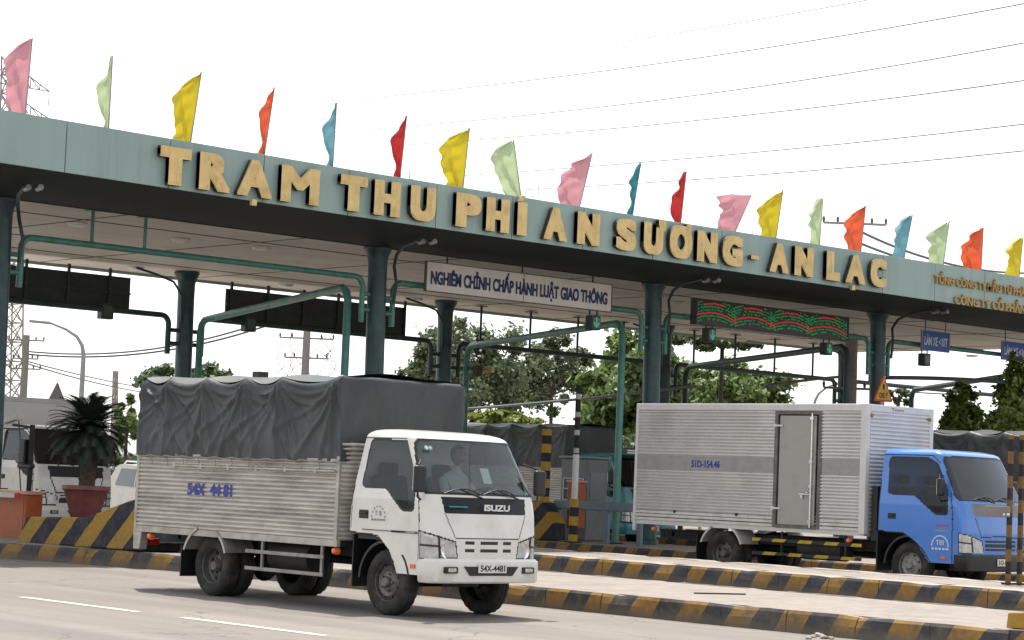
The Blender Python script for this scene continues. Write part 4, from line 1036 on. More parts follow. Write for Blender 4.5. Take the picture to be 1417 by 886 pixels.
# mud flaps and guards, side rails, tank, lights
for s in (-1, 1):
    mudguard(TA, -3.47, s*.98, s*.52, .50, .40, 20, 62, M('guard_steel', (.42, .41, .39), .4, .5, dirt=(.15, .13, .1), da=.6, dsc=4)); mudguard(TA, -3.47, s*.98, s*.52, .50, .40, 112, 160, MATS['guard_steel'])
    mudguard(TA, 0, s*.86, s*.45, .47, .40, 10, 178, black, 'inner_arch')
    mb = MB(); mb.span((-4.03, s*.60, .22), (-4.01, s*.95, .62)); mb.build('mud_flap', black, TA)
    mb = MB(); mb.span((-.62, s*.5, .3), (-.60, s*.84, .92)); mb.build('mud_flap', black, TA)
    mb = MB()
    for z in (.62, .41): mb.span((-2.62, s*.93, z-.025), (-1.04, s*.95, z+.02))
    for x in (-2.3, -1.1): mb.span((x-.02, s*.90, .38), (x+.02, s*.93, .80))
    mb.build('side_guard', M('guard_grey', (.28, .28, .27), .5, .4, dirt=(.12, .1, .08), da=.6, dsc=4), TA, bevel=.004)
    for x in (BX0+.33, BX1-.05):
        mb = MB(); mb.lathe([(0, .035), (.03, .03), (.045, 0), (.045, -.05)], (x, s*.93, ZB-.12), 'Y', 16)
        if s < 0: mb.v = [(v[0], -2*.93-v[1] if False else s*.93-(v[1]-s*.93), v[2]) for v in mb.v]
        mb.build('marker_lamp', orange_lens, TA, smooth=50)
    mb = MB(); mb.box((.52, s*.862, .595), (.09, .02, .05)); mb.build('side_lamp', orange_lens, TA, bevel=.005)
    mb = MB(); mb.box((BX0+.03, s*.70, .62), (.03, .24, .08)); mb.build('tail_lamp', red_lens, TA, bevel=.008)
mb = MB(); mb.cyl((-2.3, -.66, .58), (-1.5, -.66, .58), .19, seg=20); mb.build('fuel_tank', darksteel, TA, smooth=40)
mb = MB(); mb.span((-2.1, .5, .45), (-1.5, .85, .75)); mb.build('battery_box', darksteel, TA, bevel=.01)
mb = MB(); mb.cyl((0, -.7, .385), (0, .7, .385), .055); mb.cyl((-3.47, -.5, .385), (-3.47, .5, .385), .07); mb.lathe([(0, -.15), (.15, -.1), (.2, 0), (.15, .1), (0, .15)], (-3.47, 0, .385), 'X', 18); mb.build('axle', darksteel, TA, smooth=40)
mb = MB(); mb.span((-5.2, -.8, .5), (-5.14, .8, .6)); mb.build('rear_bar', darksteel, TA)
mb = MB(); mb.box((-.84, -.5, 1.25), (.12, .25, .9)); mb.cyl((-.86, .3, .6), (-.86, .3, 1.9), .06); mb.build('air_intake', black, TA, bevel=.02)
# marque on the black garnish
mb = MB(); f = .855
letters(mb, 'ISUZU', (f+.004, -.10, 1.255), (0, 1, 0), (0, 0, 1), .40, .075, .01, .035, slant=.0); mb.build('front_lettering', M('chrome_letters', (.7, .7, .7), .3, .4), TA, fix=False)
mb = MB(); mb.span((f-.045, -.60, 1.29), (f-.012, -.34, 1.30)); mb.build('garnish_stripe', M('cyan_strip', (.05, .35, .4), .4), TA)
mb = MB(); mb.span((-.42, -.8735, .976), (.35, -.869, .986)); mb.span((.12, -.8735, .968), (.59, -.869, .992)); mb.build('door_stripe', M('stripe_grey', (.06, .08, .09), .5), TA)
mb = MB(); letters(mb, 'NQR', (.40, -.8745, .974), (1, 0, 0), (0, 0, 1), .15, .014, .002); mb.build('door_lettering', wm, TA, fix=False)
def emblem(root, x, y, z, s, mat, nm='door_emblem', l1='T B I', l2='T.P.TAXI'):
    mb = MB(); n = 15
    for i in range(n):
        a = math.pi*i/(n-1); r = .115*s; 
        if i % 2 == 0 or s > 1.2: mb.box((x+r*math.cos(a), y, z+r*math.sin(a)), (.022*s, .003, .014*s), rot=Euler((0, -a+math.pi/2, 0)).to_matrix())
    mb.v = mb.v; letters(mb, l1, (x-.055*s, y-.002, z+.01*s), (1, 0, 0), (0, 0, 1), .11*s, .055*s, .003, .01)
    for k in range(5): mb.box((x-.10*s+.05*s*k, y, z-.035*s), (.032*s, .003, .022*s))
    mb.build(nm, mat, root, fix=False)
emblem(TA, -.13, -.8735, 1.14, 1.05, M('emblem_grey', (.25, .25, .27), .6), l1='T  B')
for i, (y, c) in enumerate(((-.66, (.45, .55, .3)), (-.60, (.1, .35, .6)))):
    mb = MB(); mb.lathe([(0, 0), (.027, 0), (.03, .001)], (0, 0, 0), 'X', 16); mb.lathe([(.014, .002), (.0, .002)], (0, 0, 0), 'X', 12, mi=1)
    o = mb.build('sticker', [M('sticker%d' % i, c, .5), M('sticker_mid', (.7, .72, .6), .5)], TA); o.location = (.462, y-.02, 1.965); o.rotation_euler = (0, -.46, 0)
mb = MB(); mb.box((.47, .26, 1.66), (.006, .13, .2), rot=Euler((0, -.46, 0)).to_matrix()); mb.build('paper_card', M('paper', (.6, .62, .62), .7), TA)

# ---------------- truck B : blue cab, closed ribbed box
TB = thing('box_truck', 'blue cab truck with closed silver ribbed box and side door, in the lane behind', 'truck', (-23.72, 32.5, 0))
CABB['garnish'] = M('garnish_grey', (.17, .17, .17), .5); CABB['bumper_mat'] = black
make_cab(TB, CABB, blue_p, .02)
b0, b1, hb, zb0, zt0 = -6.72, -.98, .98, .97, 3.27
chassis(TB, -6.5, .9, .42)
for s in (-1, 1):
    make_wheel(TB, 0, s*.88, .42, .22, s, rimmat=M('rim_pale', (.27, .265, .26), .5, .4, dirt=(.2, .18, .15), da=.5, dsc=6)); make_wheel(TB, -4.37, s*.94, .42, .22, s, dual=True)
mb = MB(); mb.span((b0, -hb+.02, zb0-.08), (b1, hb-.02, zb0)); mb.span((b0+.02, -hb+.02, zb0), (b0+.05, hb-.02, zt0-.06)); mb.span((b0+.02, -hb+.03, zt0-.09), (b1-.02, hb-.03, zt0-.03)); mb.build('box_core', alu_new, TB)
for s in (-1, 1):
    segs = [(b0+.06, -3.11), (-1.99, b1-.10)] if s < 0 else [(b0+.06, b1-.10)]
    for i, (u, v) in enumerate(segs):
        for (za, zb_) in ((zb0+.2, 1.97), (2.25, zt0-.13)):
            ribbed(TB, 'side_panel', alu_new, (u, s*(hb-.012)), (v, s*(hb-.012)), za, zb_, (0, s), .060, .024, .0, 1, .5)
        mb = MB(); mb.span((u, s*(hb-.02), 1.97), (v, s*(hb-.006), 2.25)); mb.build('smooth_band', M('band_grey', (.30, .30, .295), .5, .1, dirt=(.24, .24, .23), da=.5, dsc=2), TB)
        mb = MB()
        for z in (zb0, zb0+.07, zb0+.135): mb.span((u, s*(hb-.02), z+.002), (v, s*(hb+.006), z+.058))
        mb.build('skirt_rail', M('rail_aluminium', (.6, .59, .57), .4, .2, dirt=(.3, .28, .25), da=.6, dsc=2), TB, bevel=.006)
pale = M('pale_frame', (.60, .60, .60), .4, .1, ns=3, na=.05, dirt=(.42, .41, .4), da=.4, dsc=2)
mb = MB()
for s in (-1, 1):
    mb.span((b0, s*(hb-.05), zt0-.13), (b1-.02, s*(hb+.015), zt0)); mb.span((b1-.11, s*(hb-.1), zb0-.05), (b1+.03, s*(hb+.02), zt0+.005)); mb.span((b0, s*(hb-.05), zb0-.22), (b0+.06, s*(hb+.02), zt0-.02))
mb.span((b1-.02, -hb+.101, zt0-.13), (b1+.026, hb-.101, zt0+.0)); mb.span((b0+.003, -hb+.051, zt0-.1), (b0+.05, hb-.051, zt0-.003)); mb.span((b0+.052, -hb+.052, zt0-.03), (b1-.022, hb-.052, zt0-.004))
mb.build('box_frame', pale, TB, bevel=.02)
ribbed(TB, 'front_panel', alu_new, (b1+.01, -hb+.1), (b1+.01, hb-.1), zb0, zt0-.13, (1, 0), .072, .020, .0, 1, .5)
mb = MB(); letters(mb, 'Toure', (b1+.032, -.28, zt0-.095), (0, 1, 0), (0, 0, 1), .36, .055, .003); mb.build('front_lettering', M('red_letters', (.45, .1, .09), .6), TB, fix=False)
for s in (-1, 1):
    mb = MB(); mb.lathe([(0, .03), (.03, .025), (.04, 0)], (b1+.035, s*.86, zt0-.2), 'X', 14); mb.build('marker_lamp', M('amber_dull', (.35, .14, .06), .4), TB, smooth=50)
    for x in (b0+.55, -1.32):
        mb = MB(); mb.lathe([(0, .035), (.035, .03), (.045, 0), (.045, -.05)], (x, 0, 0), 'Y', 16); mb.v = [(v[0], s*.955+v[1]*s, v[2]+zb0-.17) for v in mb.v]; mb.build('marker_lamp', orange_lens, TB, smooth=50)
    mb = MB(); mb.box((.76, s*.962, .60), (.1, .02, .05)); mb.build('side_lamp', orange_lens, TB, bevel=.005)
# side door in its frame
mb = MB()
for u in ((-3.12, -3.04), (-2.07, -1.98)): mb.span((u[0], -hb-.01, zb0), (u[1], -hb+.06, zt0-.12))
mb.span((-3.04, -hb-.01, zt0-.2), (-2.07, -hb+.06, zt0-.12)); mb.span((-3.04, -hb-.012, zb0-.01), (-2.07, -hb+.06, zb0+.05)); mb.build('door_frame', M('door_frame_dark', (.12, .12, .11), .45, .3, dirt=(.25, .24, .22), da=.6, dsc=5), TB, bevel=.006)
mb = MB(); mb.span((-3.0, -hb+.004, zb0+.055), (-2.13, -hb+.04, zt0-.22)); dr = mb.build('box_door', M('door_steel', (.36, .35, .33), .5, .2, ns=4, na=.15, dirt=(.24, .23, .21), da=.4, dsc=4), TB, bevel=.006)
mb = MB(); mb.cyl((-2.2, -hb-.03, zb0+.02), (-2.2, -hb-.03, zt0-.18), .018, seg=8)
for z in (1.1, 1.75, 2.2, 3.0): mb.box((-2.2, -hb-.025, z), (.08, .05, .05))
mb.build('lock_rod', chrome, dr, smooth=50)
mb = MB()
for z in (1.32, 2.86): mb.box((-3.0, -hb-.02, z), (.17, .03, .035)); mb.box((-3.1, -hb-.025, z), (.05, .05, .07))
mb.build('hinge', M('hinge_white', (.6, .6, .58), .4), dr, bevel=.004)
mb = MB(); mb.box((-2.36, -hb-.02, 1.6), (.26, .025, .03)); mb.box((-2.4, -hb-.04, 1.57), (.05, .035, .1)); mb.cyl((-2.28, -hb-.05, 1.63), (-2.28, -hb, 1.63), .02); mb.build('handle', chrome, dr, bevel=.004)
for x in (-5.6, -4.0):
    mb = MB(); mb.box((x, -hb-.005, zb0+.19), (.05, .03, .05)); mb.build('rivet_plate', black, TB)
mb = MB(); letters(mb, '51D-154.46', (-5.21, -hb+.0055, 2.035), (1, 0, 0), (0, 0, 1), .74, .14, .004, .03); mb.build('side_number', M('ink2', (.02, .03, .33), .6), TB, fix=False)
guard_y = stripes('guard_stripes', .62, -.9, blk=(.03, .03, .04), yel=(.62, .43, .04), wear=.2)
for s in (-1, 1):
    mb = MB()
    for z in (.72, .47): mb.span((-3.6, s*.95, z-.03), (-1.02, s*.975, z+.03))
    sg = mb.build('side_guard', guard_y, TB, bevel=.004)
    mb = MB()
    for x in (-2.9, -1.4): mb.span((x-.02, s*.92, .44), (x+.02, s*.949, .9))
    mb.build('guard_post', darksteel, sg)
    gm = M('guard_pale', (.5, .5, .49), .4, .3, dirt=(.3, .28, .25), da=.5, dsc=4)
    mudguard(TB, -4.37, s*1.0, s*.5, .56, .42, 20, 60, gm); mudguard(TB, -4.37, s*1.0, s*.5, .56, .42, 118, 160, gm)
    mudguard(TB, 0, s*.94, s*.5, .54, .42, 8, 178, black, 'inner_arch')
    mb = MB(); mb.span((-5.02, s*.6, .25), (-5.0, s*.97, .75)); mb.build('mud_flap', black, TB)
    mb = MB(); mb.span((-.72, s*.5, .3), (-.69, s*.93, 1.0)); mb.build('mud_flap', black, TB)
mb = MB(); mb.cyl((-2.6, -.66, .6), (-1.6, -.66, .6), .2, seg=20); mb.build('fuel_tank', darksteel, TB, smooth=40)
mb = MB(); mb.cyl((0, -.8, .42), (0, .8, .42), .055); mb.cyl((-4.37, -.6, .42), (-4.37, .6, .42), .075); mb.build('axle', darksteel, TB, smooth=40)
mb = MB(); mb.box((-.84, -.72, 1.3), (.13, .28, 1.0)); mb.cyl((-.86, .5, .7), (-.86, .5, 2.2), .06); mb.box((-.8, 0, 1.1), (.12, 1.3, .7)); mb.build('air_intake', black, TB, bevel=.02)
emblem(TB, .69, -.966, .80, 1.5, M('emblem_white', (.62, .66, .72), .6), l1='TBI')
mb = MB(); letters(mb, 'TRANSPORT', (.58, -.9665, 1.135), (1, 0, 0), (0, 0, 1), .30, .035, .002, .02); mb.build('door_lettering', M('red_ink', (.5, .03, .05), .6), TB, fix=False)
mb = MB(); letters(mb, 'TURBO 16', (.58, -.9665, 1.045), (1, 0, 0), (0, 0, 1), .30, .032, .002, .02); mb.build('door_lettering', M('yellow_ink', (.5, .38, .05), .6), TB, fix=False)

# ---------------- background trucks
def small_cab(root, paint, kind, res=.03, plate='51C-208', dx=0, tint=(.1, .11, .11)):
    P = dict(CABB); P['bumper_mat'] = paint; P['bumper_slot'] = True; P['plate_txt'] = plate; P['tint'] = tint; P['garnish'] = black; P['plate_y'] = .25 if kind == 'L' else 0
    return make_cab(root, P, paint, res, detail=True)
def back_truck(name, label, loc, paint, plate, box, tarp=True, seed=4, boxmat=None, rz=0, zm=2.1, zt=3.2, length=5.2, cab=True, bw0=1.02, bw1=1.02):
    T = thing(name, label, 'truck', loc, rz)
    if cab: small_cab(T, paint, box, plate=plate)
    chassis(T, -6., .9, .42)
    for s in (-1, 1):
        if cab: make_wheel(T, 0, s*.88, .42, .22, s)
        make_wheel(T, -4.1, s*.94, .42, .22, s, dual=True)
    u, v = -.95-length, -.95
    if tarp:
        mb = MB(); mb.span((u, -1, .92), (v, 1, 1.0)); mb.build('load_floor', darksteel, T)
        for s in (-1, 1): ribbed(T, 'side_panel', alu_old, (u, s*1.0), (v, s*1.0), 1.0, zm, (0, s), .06, .014, .006, seed, .2)
        ribbed(T, 'rear_panel', alu_old, (u, -1), (u, 1), 1.0, zm, (-1, 0), .06, .014, .0, seed, .3); ribbed(T, 'front_panel', alu_old, (v, -1), (v, 1), 1.0, zm, (1, 0), .06, .014, .0, seed, .3)
        bw = [u+.05]+[u+length*q for q in (.2, .42, .6, .8)]+[v-.06]
        make_tarp(T, u-.02, v+.02, 1.04, zm-.25, zt, bw, tarp_m, seed, .05, top_slack=.09)
    else:
        mb = MB(); mb.span((u, -bw0, 1.0), (v, bw1, zt)); mb.build('cargo_box', boxmat, T, bevel=.03)
        mb = MB()
        for y in (-bw0, bw1): mb.span((u, y-.02, zt-.08), (v, y+.02, zt+.01)); mb.span((u, y-.02, .96), (v, y+.02, 1.06))
        mb.span((v-.02, -bw0-.03, zt-.1), (v+.02, bw1+.03, zt+.012)); mb.build('box_trim', pale, T, bevel=.01)
    return T
back_truck('covered_truck', 'teal cab truck with sagging grey tarp, waiting behind the blue railing', (-40.9, 41.75, 0), teal_p, '61L-3307', 'C', True, 9, zm=2.3, zt=3.15, length=5.6)
back_truck('covered_truck', 'grey tarp covered truck behind the blue cab at the right edge', (-25.3, 41.9, 0), white_p, '51C-118', 'R', True, 14, zm=1.9, zt=3.12, length=4.9, cab=False)
back_truck('van_truck', 'white box truck at the left edge behind the potted palm', (-44.0, 26.35, 0), white_p, '60C-915', 'L', False, 3, boxmat=M('box_grey_white', (.75, .75, .74), .5, ns=1, na=.05, dirt=(.6, .59, .58), da=.4, dsc=1), zt=3.10, length=6.0, bw0=1.25, bw1=1.35)

# ---------------- driver of truck A
def skin_person(parent, joints, edges, radii, mat, name, sub=2):
    me = bpy.data.meshes.new(name); me.from_pydata([tuple(j) for j in joints], edges, []); o = bpy.data.objects.new(name, me); COL.objects.link(o); o.parent = parent
    sk = o.modifiers.new('skin', 'SKIN'); me.skin_vertices if False else None
    if not me.skin_vertices: 
        bm = bmesh.new(); bm.from_mesh(me); bm.verts.layers.skin.verify(); bm.to_mesh(me); bm.free()
    for v, r in zip(me.skin_vertices[0].data, radii): v.radius = (r, r) if not isinstance(r, tuple) else r
    me.skin_vertices[0].data[0].use_root = True
    ss = o.modifiers.new('sub', 'SUBSURF'); ss.levels = sub; ss.render_levels = sub
    me.materials.append(mat); me.polygons.foreach_set('use_smooth', [True]*len(me.polygons)); return o
vz = bpy.data.objects['covered_truck']
mb = MB(); mb.span((.62, -.85, 2.42), (.86, .85, 2.62)); vo = mb.build('sun_visor', M('visor_dark', (.03, .07, .08), .4), vz, bevel=.02)
mb = MB(); [mb.span((.861, -.6, z), (.865, .6, z+.03)) for z in (2.48, 2.54)]; mb.build('visor_strip', white_lens, vo)
def driver(loc, label, wheel, shirt_col=(.5, .51, .52)):
    T = thing('person', label, 'person', loc)
    sh = M('shirt_grey', shirt_col, .8); skn = M('skin', (.30, .17, .11), .6); hair = M('hair', (.012, .01, .01), .7); tr = M('trousers', (.03, .035, .05), .8)
    wx, wy, wz = wheel
    J = [(0, 0, 0), (.02, 0, .16), (0, 0, .34), (-.02, 0, .48), (0, 0, .57), (.02, 0, .64),
         (-.02, -.17, .46), (.12, -.25, .26), (wx-.04, wy-.17, wz+.02), (-.02, .17, .46), (.12, .25, .26), (wx-.04, wy+.17, wz+.03),
         (.1, -.10, -.02), (.42, -.12, .04), (.50, -.12, -.34), (.1, .10, -.02), (.42, .12, .04), (.50, .12, -.34)]
    E_ = [(0, 1), (1, 2), (2, 3), (3, 4), (4, 5), (3, 6), (6, 7), (7, 8), (3, 9), (9, 10), (10, 11), (0, 12), (12, 13), (13, 14), (0, 15), (15, 16), (16, 17)]
    Rr = [.14, .135, .15, .11, .055, .05, .065, .05, .032, .065, .05, .032, .09, .075, .05, .09, .075, .05]
    skin_person(T, J, E_, Rr, sh, 'body')
    # head with brow, nose, chin and ears
    bm = bmesh.new(); bmesh.ops.create_uvsphere(bm, u_segments=32, v_segments=24, radius=1)
    for v in bm.verts:
        x, y, z = v.co; v.co = Vector((x*.098, y*.078, z*.118))
        if z < -.2: v.co.y *= 1+.35*(z+.2); v.co.x += .012*max(0, x)
        if x > .8 and -.35 < z < .1 and abs(y) < .25: v.co.x += .024*(1-abs(y)/.25)*(1-abs(z+.2)/.35)
        if x > .7 and .1 < z < .35 and .15 < abs(y) < .6: v.co.x -= .008
    me = bpy.data.meshes.new('head'); bm.to_mesh(me); bm.free(); me.materials.append(skn); me.polygons.foreach_set('use_smooth', [True]*len(me.polygons))
    h = bpy.data.objects.new('head', me); COL.objects.link(h); h.parent = T; h.location = (.04, 0, .75)
    bm = bmesh.new(); bmesh.ops.create_uvsphere(bm, u_segments=24, v_segments=16, radius=1)
    for v in bm.verts:
        x, y, z = v.co; v.co = Vector((x*.104-.008, y*.086, z*.112+.02))
        if x > .35 and z < .45: v.co = Vector((.03, v.co.y*.6, .05))
    me = bpy.data.meshes.new('hair'); bm.to_mesh(me); bm.free(); me.materials.append(hair); o = bpy.data.objects.new('hair', me); COL.objects.link(o); o.parent = h
    mb = MB()
    for s in (-1, 1): mb.box((.091, s*.031, .012), (.008, .026, .009)); mb.box((.09, s*.031, .034), (.01, .034, .006))
    mb.box((.093, 0, -.062), (.01, .042, .007)); mb.build('face_features', hair, h)
    mb = MB()
    for s in (-1, 1): mb.box((0, s*.08, -.005), (.035, .015, .055))
    mb.build('ear', skn, h, bevel=.006)
    for s in (-1, 1):
        p = Vector((wx-.03, wy+s*.17, wz+.02)); mb = MB(); mb.box(p+Vector((.01, 0, .0)), (.075, .03, .07)); hd = mb.build('hand', skn, T, bevel=.012)
        for k in range(4):
            mb = MB(); yy = p.z+.03-.021*k; ln = (.05, .058, .055, .042)[k]
            mb.tube([(p.x+.04, p.y-s*.0, yy), (p.x+.04+ln*.5, p.y-s*.022, yy), (p.x+.03+ln*.6, p.y-s*.045, yy-.004), (p.x+.03, p.y-s*.05, yy-.006)], [.011, .010, .009, .007], 8); mb.build('finger', skn, hd, smooth=60)
        mb = MB(); mb.tube([(p.x, p.y-s*.01, p.z+.03), (p.x+.03, p.y-s*.035, p.z+.05), (p.x+.055, p.y-s*.045, p.z+.045)], [.013, .011, .009], 8); mb.build('thumb', skn, hd, smooth=60)
    return T
driver((-19.83-.24, 17.25+.40, 1.15), 'driver in a light shirt holding the steering wheel of the white truck', (.42, .02, .27))
# ================================================================ things on the islands
blockst = stripes('block_stripes', .95, -1.15, yel=(.48, .28, .035), blk=(.02, .022, .04), wear=.5)
def block(name, label, prof, y0, y1, z=.26):
    t = thing(name, label, 'crash block', (prof[0][0], (y0+y1)/2, z), group='striped concrete crash blocks')
    mb = MB(); n = len(prof); mb.prism(prof, y0, y1, 'Y'); mb.build('concrete_block', blockst, t, world=True, bevel=.03); return t
def P_(px, py, Y): q = ony(px, py, Y); return (q[0], q[2])
Yb = 19.45
block('crash_block', 'low and tall striped concrete block in front of the potted palm', [P_(22, 752, Yb), P_(190, 762, Yb), P_(189, 690, Yb), P_(178, 693, Yb), P_(118, 716, Yb), P_(36, 715, Yb)], Yb, Yb+1.3)
Yb = 36.1
block('crash_block', 'striped concrete block beside the nose of the white truck', [P_(690, 746, Yb), P_(765, 748, Yb), P_(765, 722, Yb), P_(752, 696, Yb), P_(735, 692, Yb), P_(700, 690, Yb)], Yb, Yb+.42)
# orange barrier cabinets
org = M('cabinet_orange', (.38, .085, .02), .5, ns=3, na=.15, dirt=(.15, .05, .03), da=.7, dsc=2.5)
def cabinet(name, label, px0, px1, pyt, pyb, Y, depth, cap=True):
    a = ony(px0, pyb, Y); b = ony(px1, pyt, Y); t = thing(name, label, 'barrier box', ((a[0]+b[0])/2, Y+depth/2, a[2]), group='orange barrier boxes')
    mb = MB(); mb.span((a[0], Y, a[2]), (b[0], Y+depth, b[2])); mb.build('housing', org, t, world=True, bevel=.02)
    mb = MB(); mb.span((a[0]-.03, Y-.03, b[2]), (b[0]+.03, Y+depth+.03, b[2]+.06)); mb.build('lid', M('cabinet_lid', (.6, .28, .2), .5), t, world=True, bevel=.015)
    mb = MB(); mb.span((a[0]+.06, Y-.008, a[2]+.15), (b[0]-.06, Y-.002, b[2]-.12)); mb.build('service_door', org, t, world=True); return t
cab0 = cabinet('barrier_cabinet', 'orange barrier cabinet at the left picture edge, with a red and white arm', -10, 36, 685, 745, 20.35, .35)
cabinet('barrier_cabinet', 'narrow orange barrier cabinet behind the tall striped pole', 783, 797, 668, 731, 37.0, .35)
# barrier arm at left
mb = MB(); a = ony(-30, 683, 20.1); b = ony(27, 686, 20.1); mb.beam(a, b, .04, .09, 0); o = mb.build('barrier_arm', stripes('arm_red', .9, 0, yel=(.75, .75, .73), blk=(.6, .04, .03), wear=.1, ratio=.7), cab0, world=True, bevel=.005)
# security camera post
t = thing('camera_post', 'dark post with a bullet camera above the left orange cabinet', 'camera post', tuple(onz(43, 742, .26))); q = t.location; Yc = q.y
def y_(px, py, Y=Yc): return ony(px, py, Y)
mb = MB(); a = y_(45, 588); mb.cyl((a[0], Yc, .26), a, .05, seg=10); mb.build('post', darksteel, t, world=True, smooth=50)
mb = MB(); a = y_(45, 592); b = y_(18, 588); mb.beam(a, b, .04, .05); mb.build('arm', darksteel, t, world=True)
mb = MB(); a = y_(8, 583); b = y_(26, 577); mb.beam(a, b, .10, .10); mb.box(b, (.12, .13, .13)); mb.build('camera_body', M('camera_white', (.5, .5, .48), .4), t, world=True, bevel=.015)
mb = MB(); mb.tube([y_(26, 583), y_(28, 610), y_(27, 650), y_(30, 700)], .012, 6); mb.build('cable', black, t, world=True)
mb = MB(); a = y_(36, 625); mb.box((a[0], Yc, a[2]), (.22, .2, .45)); a = y_(36, 645); mb.box((a[0], Yc, a[2]), (.5, .1, .08)); mb.build('control_box', black, t, world=True, bevel=.02)
# potted palm
pp = onz(120, 752, .26); pp = ony(116, 735, 21.1)
t = thing('potted_cycad', 'dark potted palm in a maroon pedestal pot at the left', 'plant', (pp[0], 21.1, .26)); Yp = 21.1
s = 3034/ (-(RM.T @ (np.array([pp[0], Yp, 1.5])-CAM))[2])
ztop_ = ony(115, 672, Yp)[2]; zbot = .26; R0 = 31/s
mb = MB(); H = ztop_-zbot; prof = [(0, 0), (R0*.72, 0), (R0*.70, H*.2), (R0*.55, H*.32), (R0*.62, H*.42), (R0*.86, H*.75), (R0*.97, H*.9), (R0*1.08, H*.93), (R0*1.08, H), (R0*.96, H), (R0*.94, H*.93), (0, H*.92)]
mb.lathe(prof, (0, 0, 0), 'Z', 36); o = mb.build('pot', M('maroon_glaze', (.16, .045, .04), .35, ns=3, na=.2, dirt=(.2, .1, .09), da=.4, dsc=4), t, smooth=40)
mb = MB(); hT = ony(120, 596, Yp)[2]-zbot; mb.tube([(0, 0, H*.9), (.02, .03, (H+hT)/2), (0, 0, hT)], [.15, .13, .12], 14)
for k in range(60): a = k*2.4; z = H+.05+(hT-H-.05)*k/60; mb.tube([(.12*math.cos(a), .12*math.sin(a), z), (.18*math.cos(a), .18*math.sin(a), z+.05)], [.03, .012], 5)
mb.build('trunk', M('cycad_trunk', (.06, .045, .03), .9, bump=.6, bs=20), t, smooth=60)
mb = MB(); rr = random.Random(2); Rf = 60/s
for k in range(120):
    az = k*2.39996+rr.uniform(-.1, .1); el = R_(80-112*(k/120)**.9+rr.uniform(-8, 8)); L_ = Rf*rr.uniform(.95, 1.2); pts = []
    for i in range(13):
        u = i/12; e = el-u*u*R_(62); 
        if i == 0: p = Vector((0, 0, hT)); 
        else: p = pts[-1]+Vector((math.cos(az)*math.cos(e), math.sin(az)*math.cos(e), math.sin(e)))*L_/12
        pts.append(p)
    mb.tube(pts, [.012*(1-.7*i/12) for i in range(13)], 4)
    for i in range(1, 13):
        d = (pts[i]-pts[i-1]).normalized(); sd_ = d.cross(Vector((0, 0, 1))).normalized() if abs(d.z) < .99 else Vector((1, 0, 0)); up = sd_.cross(d)
        for h in (0, .5):
            b = pts[i-1].lerp(pts[i], h); ll = .26*math.sin(math.pi*(.12+.85*(i+h)/13))**.7*.8
            for q in (-1, 1):
                tip = b+sd_*q*ll*.85+d*ll*.5+up*(.02)-Vector((0, 0, .03)); w_ = d*.020
                mb.add([b-w_, b+w_, tip], [(0, 1, 2)])
mb.build('fronds', leafmat('cycad_leaf', (.012, .022, .012), (.035, .05, .025)), t, fix=False)
# striped posts
def post(name, label, px, pyt, Y, w, mat, z=.26, sq=True, group=None, base=True):
    a = ony(px, pyt, Y); t = thing(name, label, 'post', (a[0], Y, z), group=group); mb = MB()
    if sq: mb.span((-w/2, -w/2, 0), (w/2, w/2, a[2]-z))
    else: mb.cyl((0, 0, 0), (0, 0, a[2]-z), w/2, seg=14)
    mb.build('shaft', mat, t, smooth=None if sq else 50, bevel=.008 if sq else 0)
    if base: mb = MB(); mb.box((0, 0, .02), (w*2.2, w*2.2, .03)); mb.build('base_plate', darksteel, t)
    return t
yb = stripes('post_stripes', .42, 0, axis=2, yel=(.58, .36, .04), blk=(.02, .022, .03), wear=.3); bw_ = stripes('post_bw', .42, 0, axis=2, yel=(.6, .6, .58), blk=(.02, .02, .02), wear=.1, ratio=.28)
post('striped_post', 'yellow and black post above the striped block near the white truck nose', 757, 594, 36.4, .17, yb, group='striped guard posts')
tp = post('striped_post', 'tall thin black and white pole in front of the orange cabinet', 801, 533, 35.9, .13, bw_, sq=False, group='striped guard posts')
mb = MB(); mb.cyl((0, 0, 0), (0, 0, 1.02), .11, seg=14); mb.build('lower_sleeve', yb, tp, smooth=50)
mb = MB(); mb.cyl((0, 0, 1.02), (0, 0, 2.05), .075, seg=14); mb.build('white_sleeve', M('sleeve_white', (.6, .6, .6), .5), tp, smooth=50)
yd = stripes('dull_post_stripes', .38, 0, axis=2, yel=(.26, .13, .025), blk=(.015, .016, .022), wear=.5)
for i, px in enumerate((1396.5, 1410)):
    post('striped_post', ['yellow and black post in front of the blue truck bumper, left of the pair', 'yellow and black post at the right edge, right of the pair'][i], px+3+i*2, 602, 29.0+i*.2, .068, yd, z=.32, group='striped guard posts')
t = thing('post_bracket', 'grey steel bracket plate bolted between the right pair of striped posts', 'bracket', tuple(ony(1403, 712, 28.9)))
mb = MB(); a = ony(1365, 700, 28.9); b = ony(1398, 716, 28.9); mb.span((a[0], 28.86, b[2]), (b[0], 28.9, a[2])); mb.build('plate', M('bracket_grey', (.22, .21, .2), .5, .3), t, world=True, bevel=.005)
mb = MB(); 
for px in (1390, 1395): 
    a = ony(px, 712, 28.84); mb.cyl((a[0], 28.83, a[2]), (a[0], 28.86, a[2]), .02, seg=8)
mb.build('bolts', chrome, t, world=True)
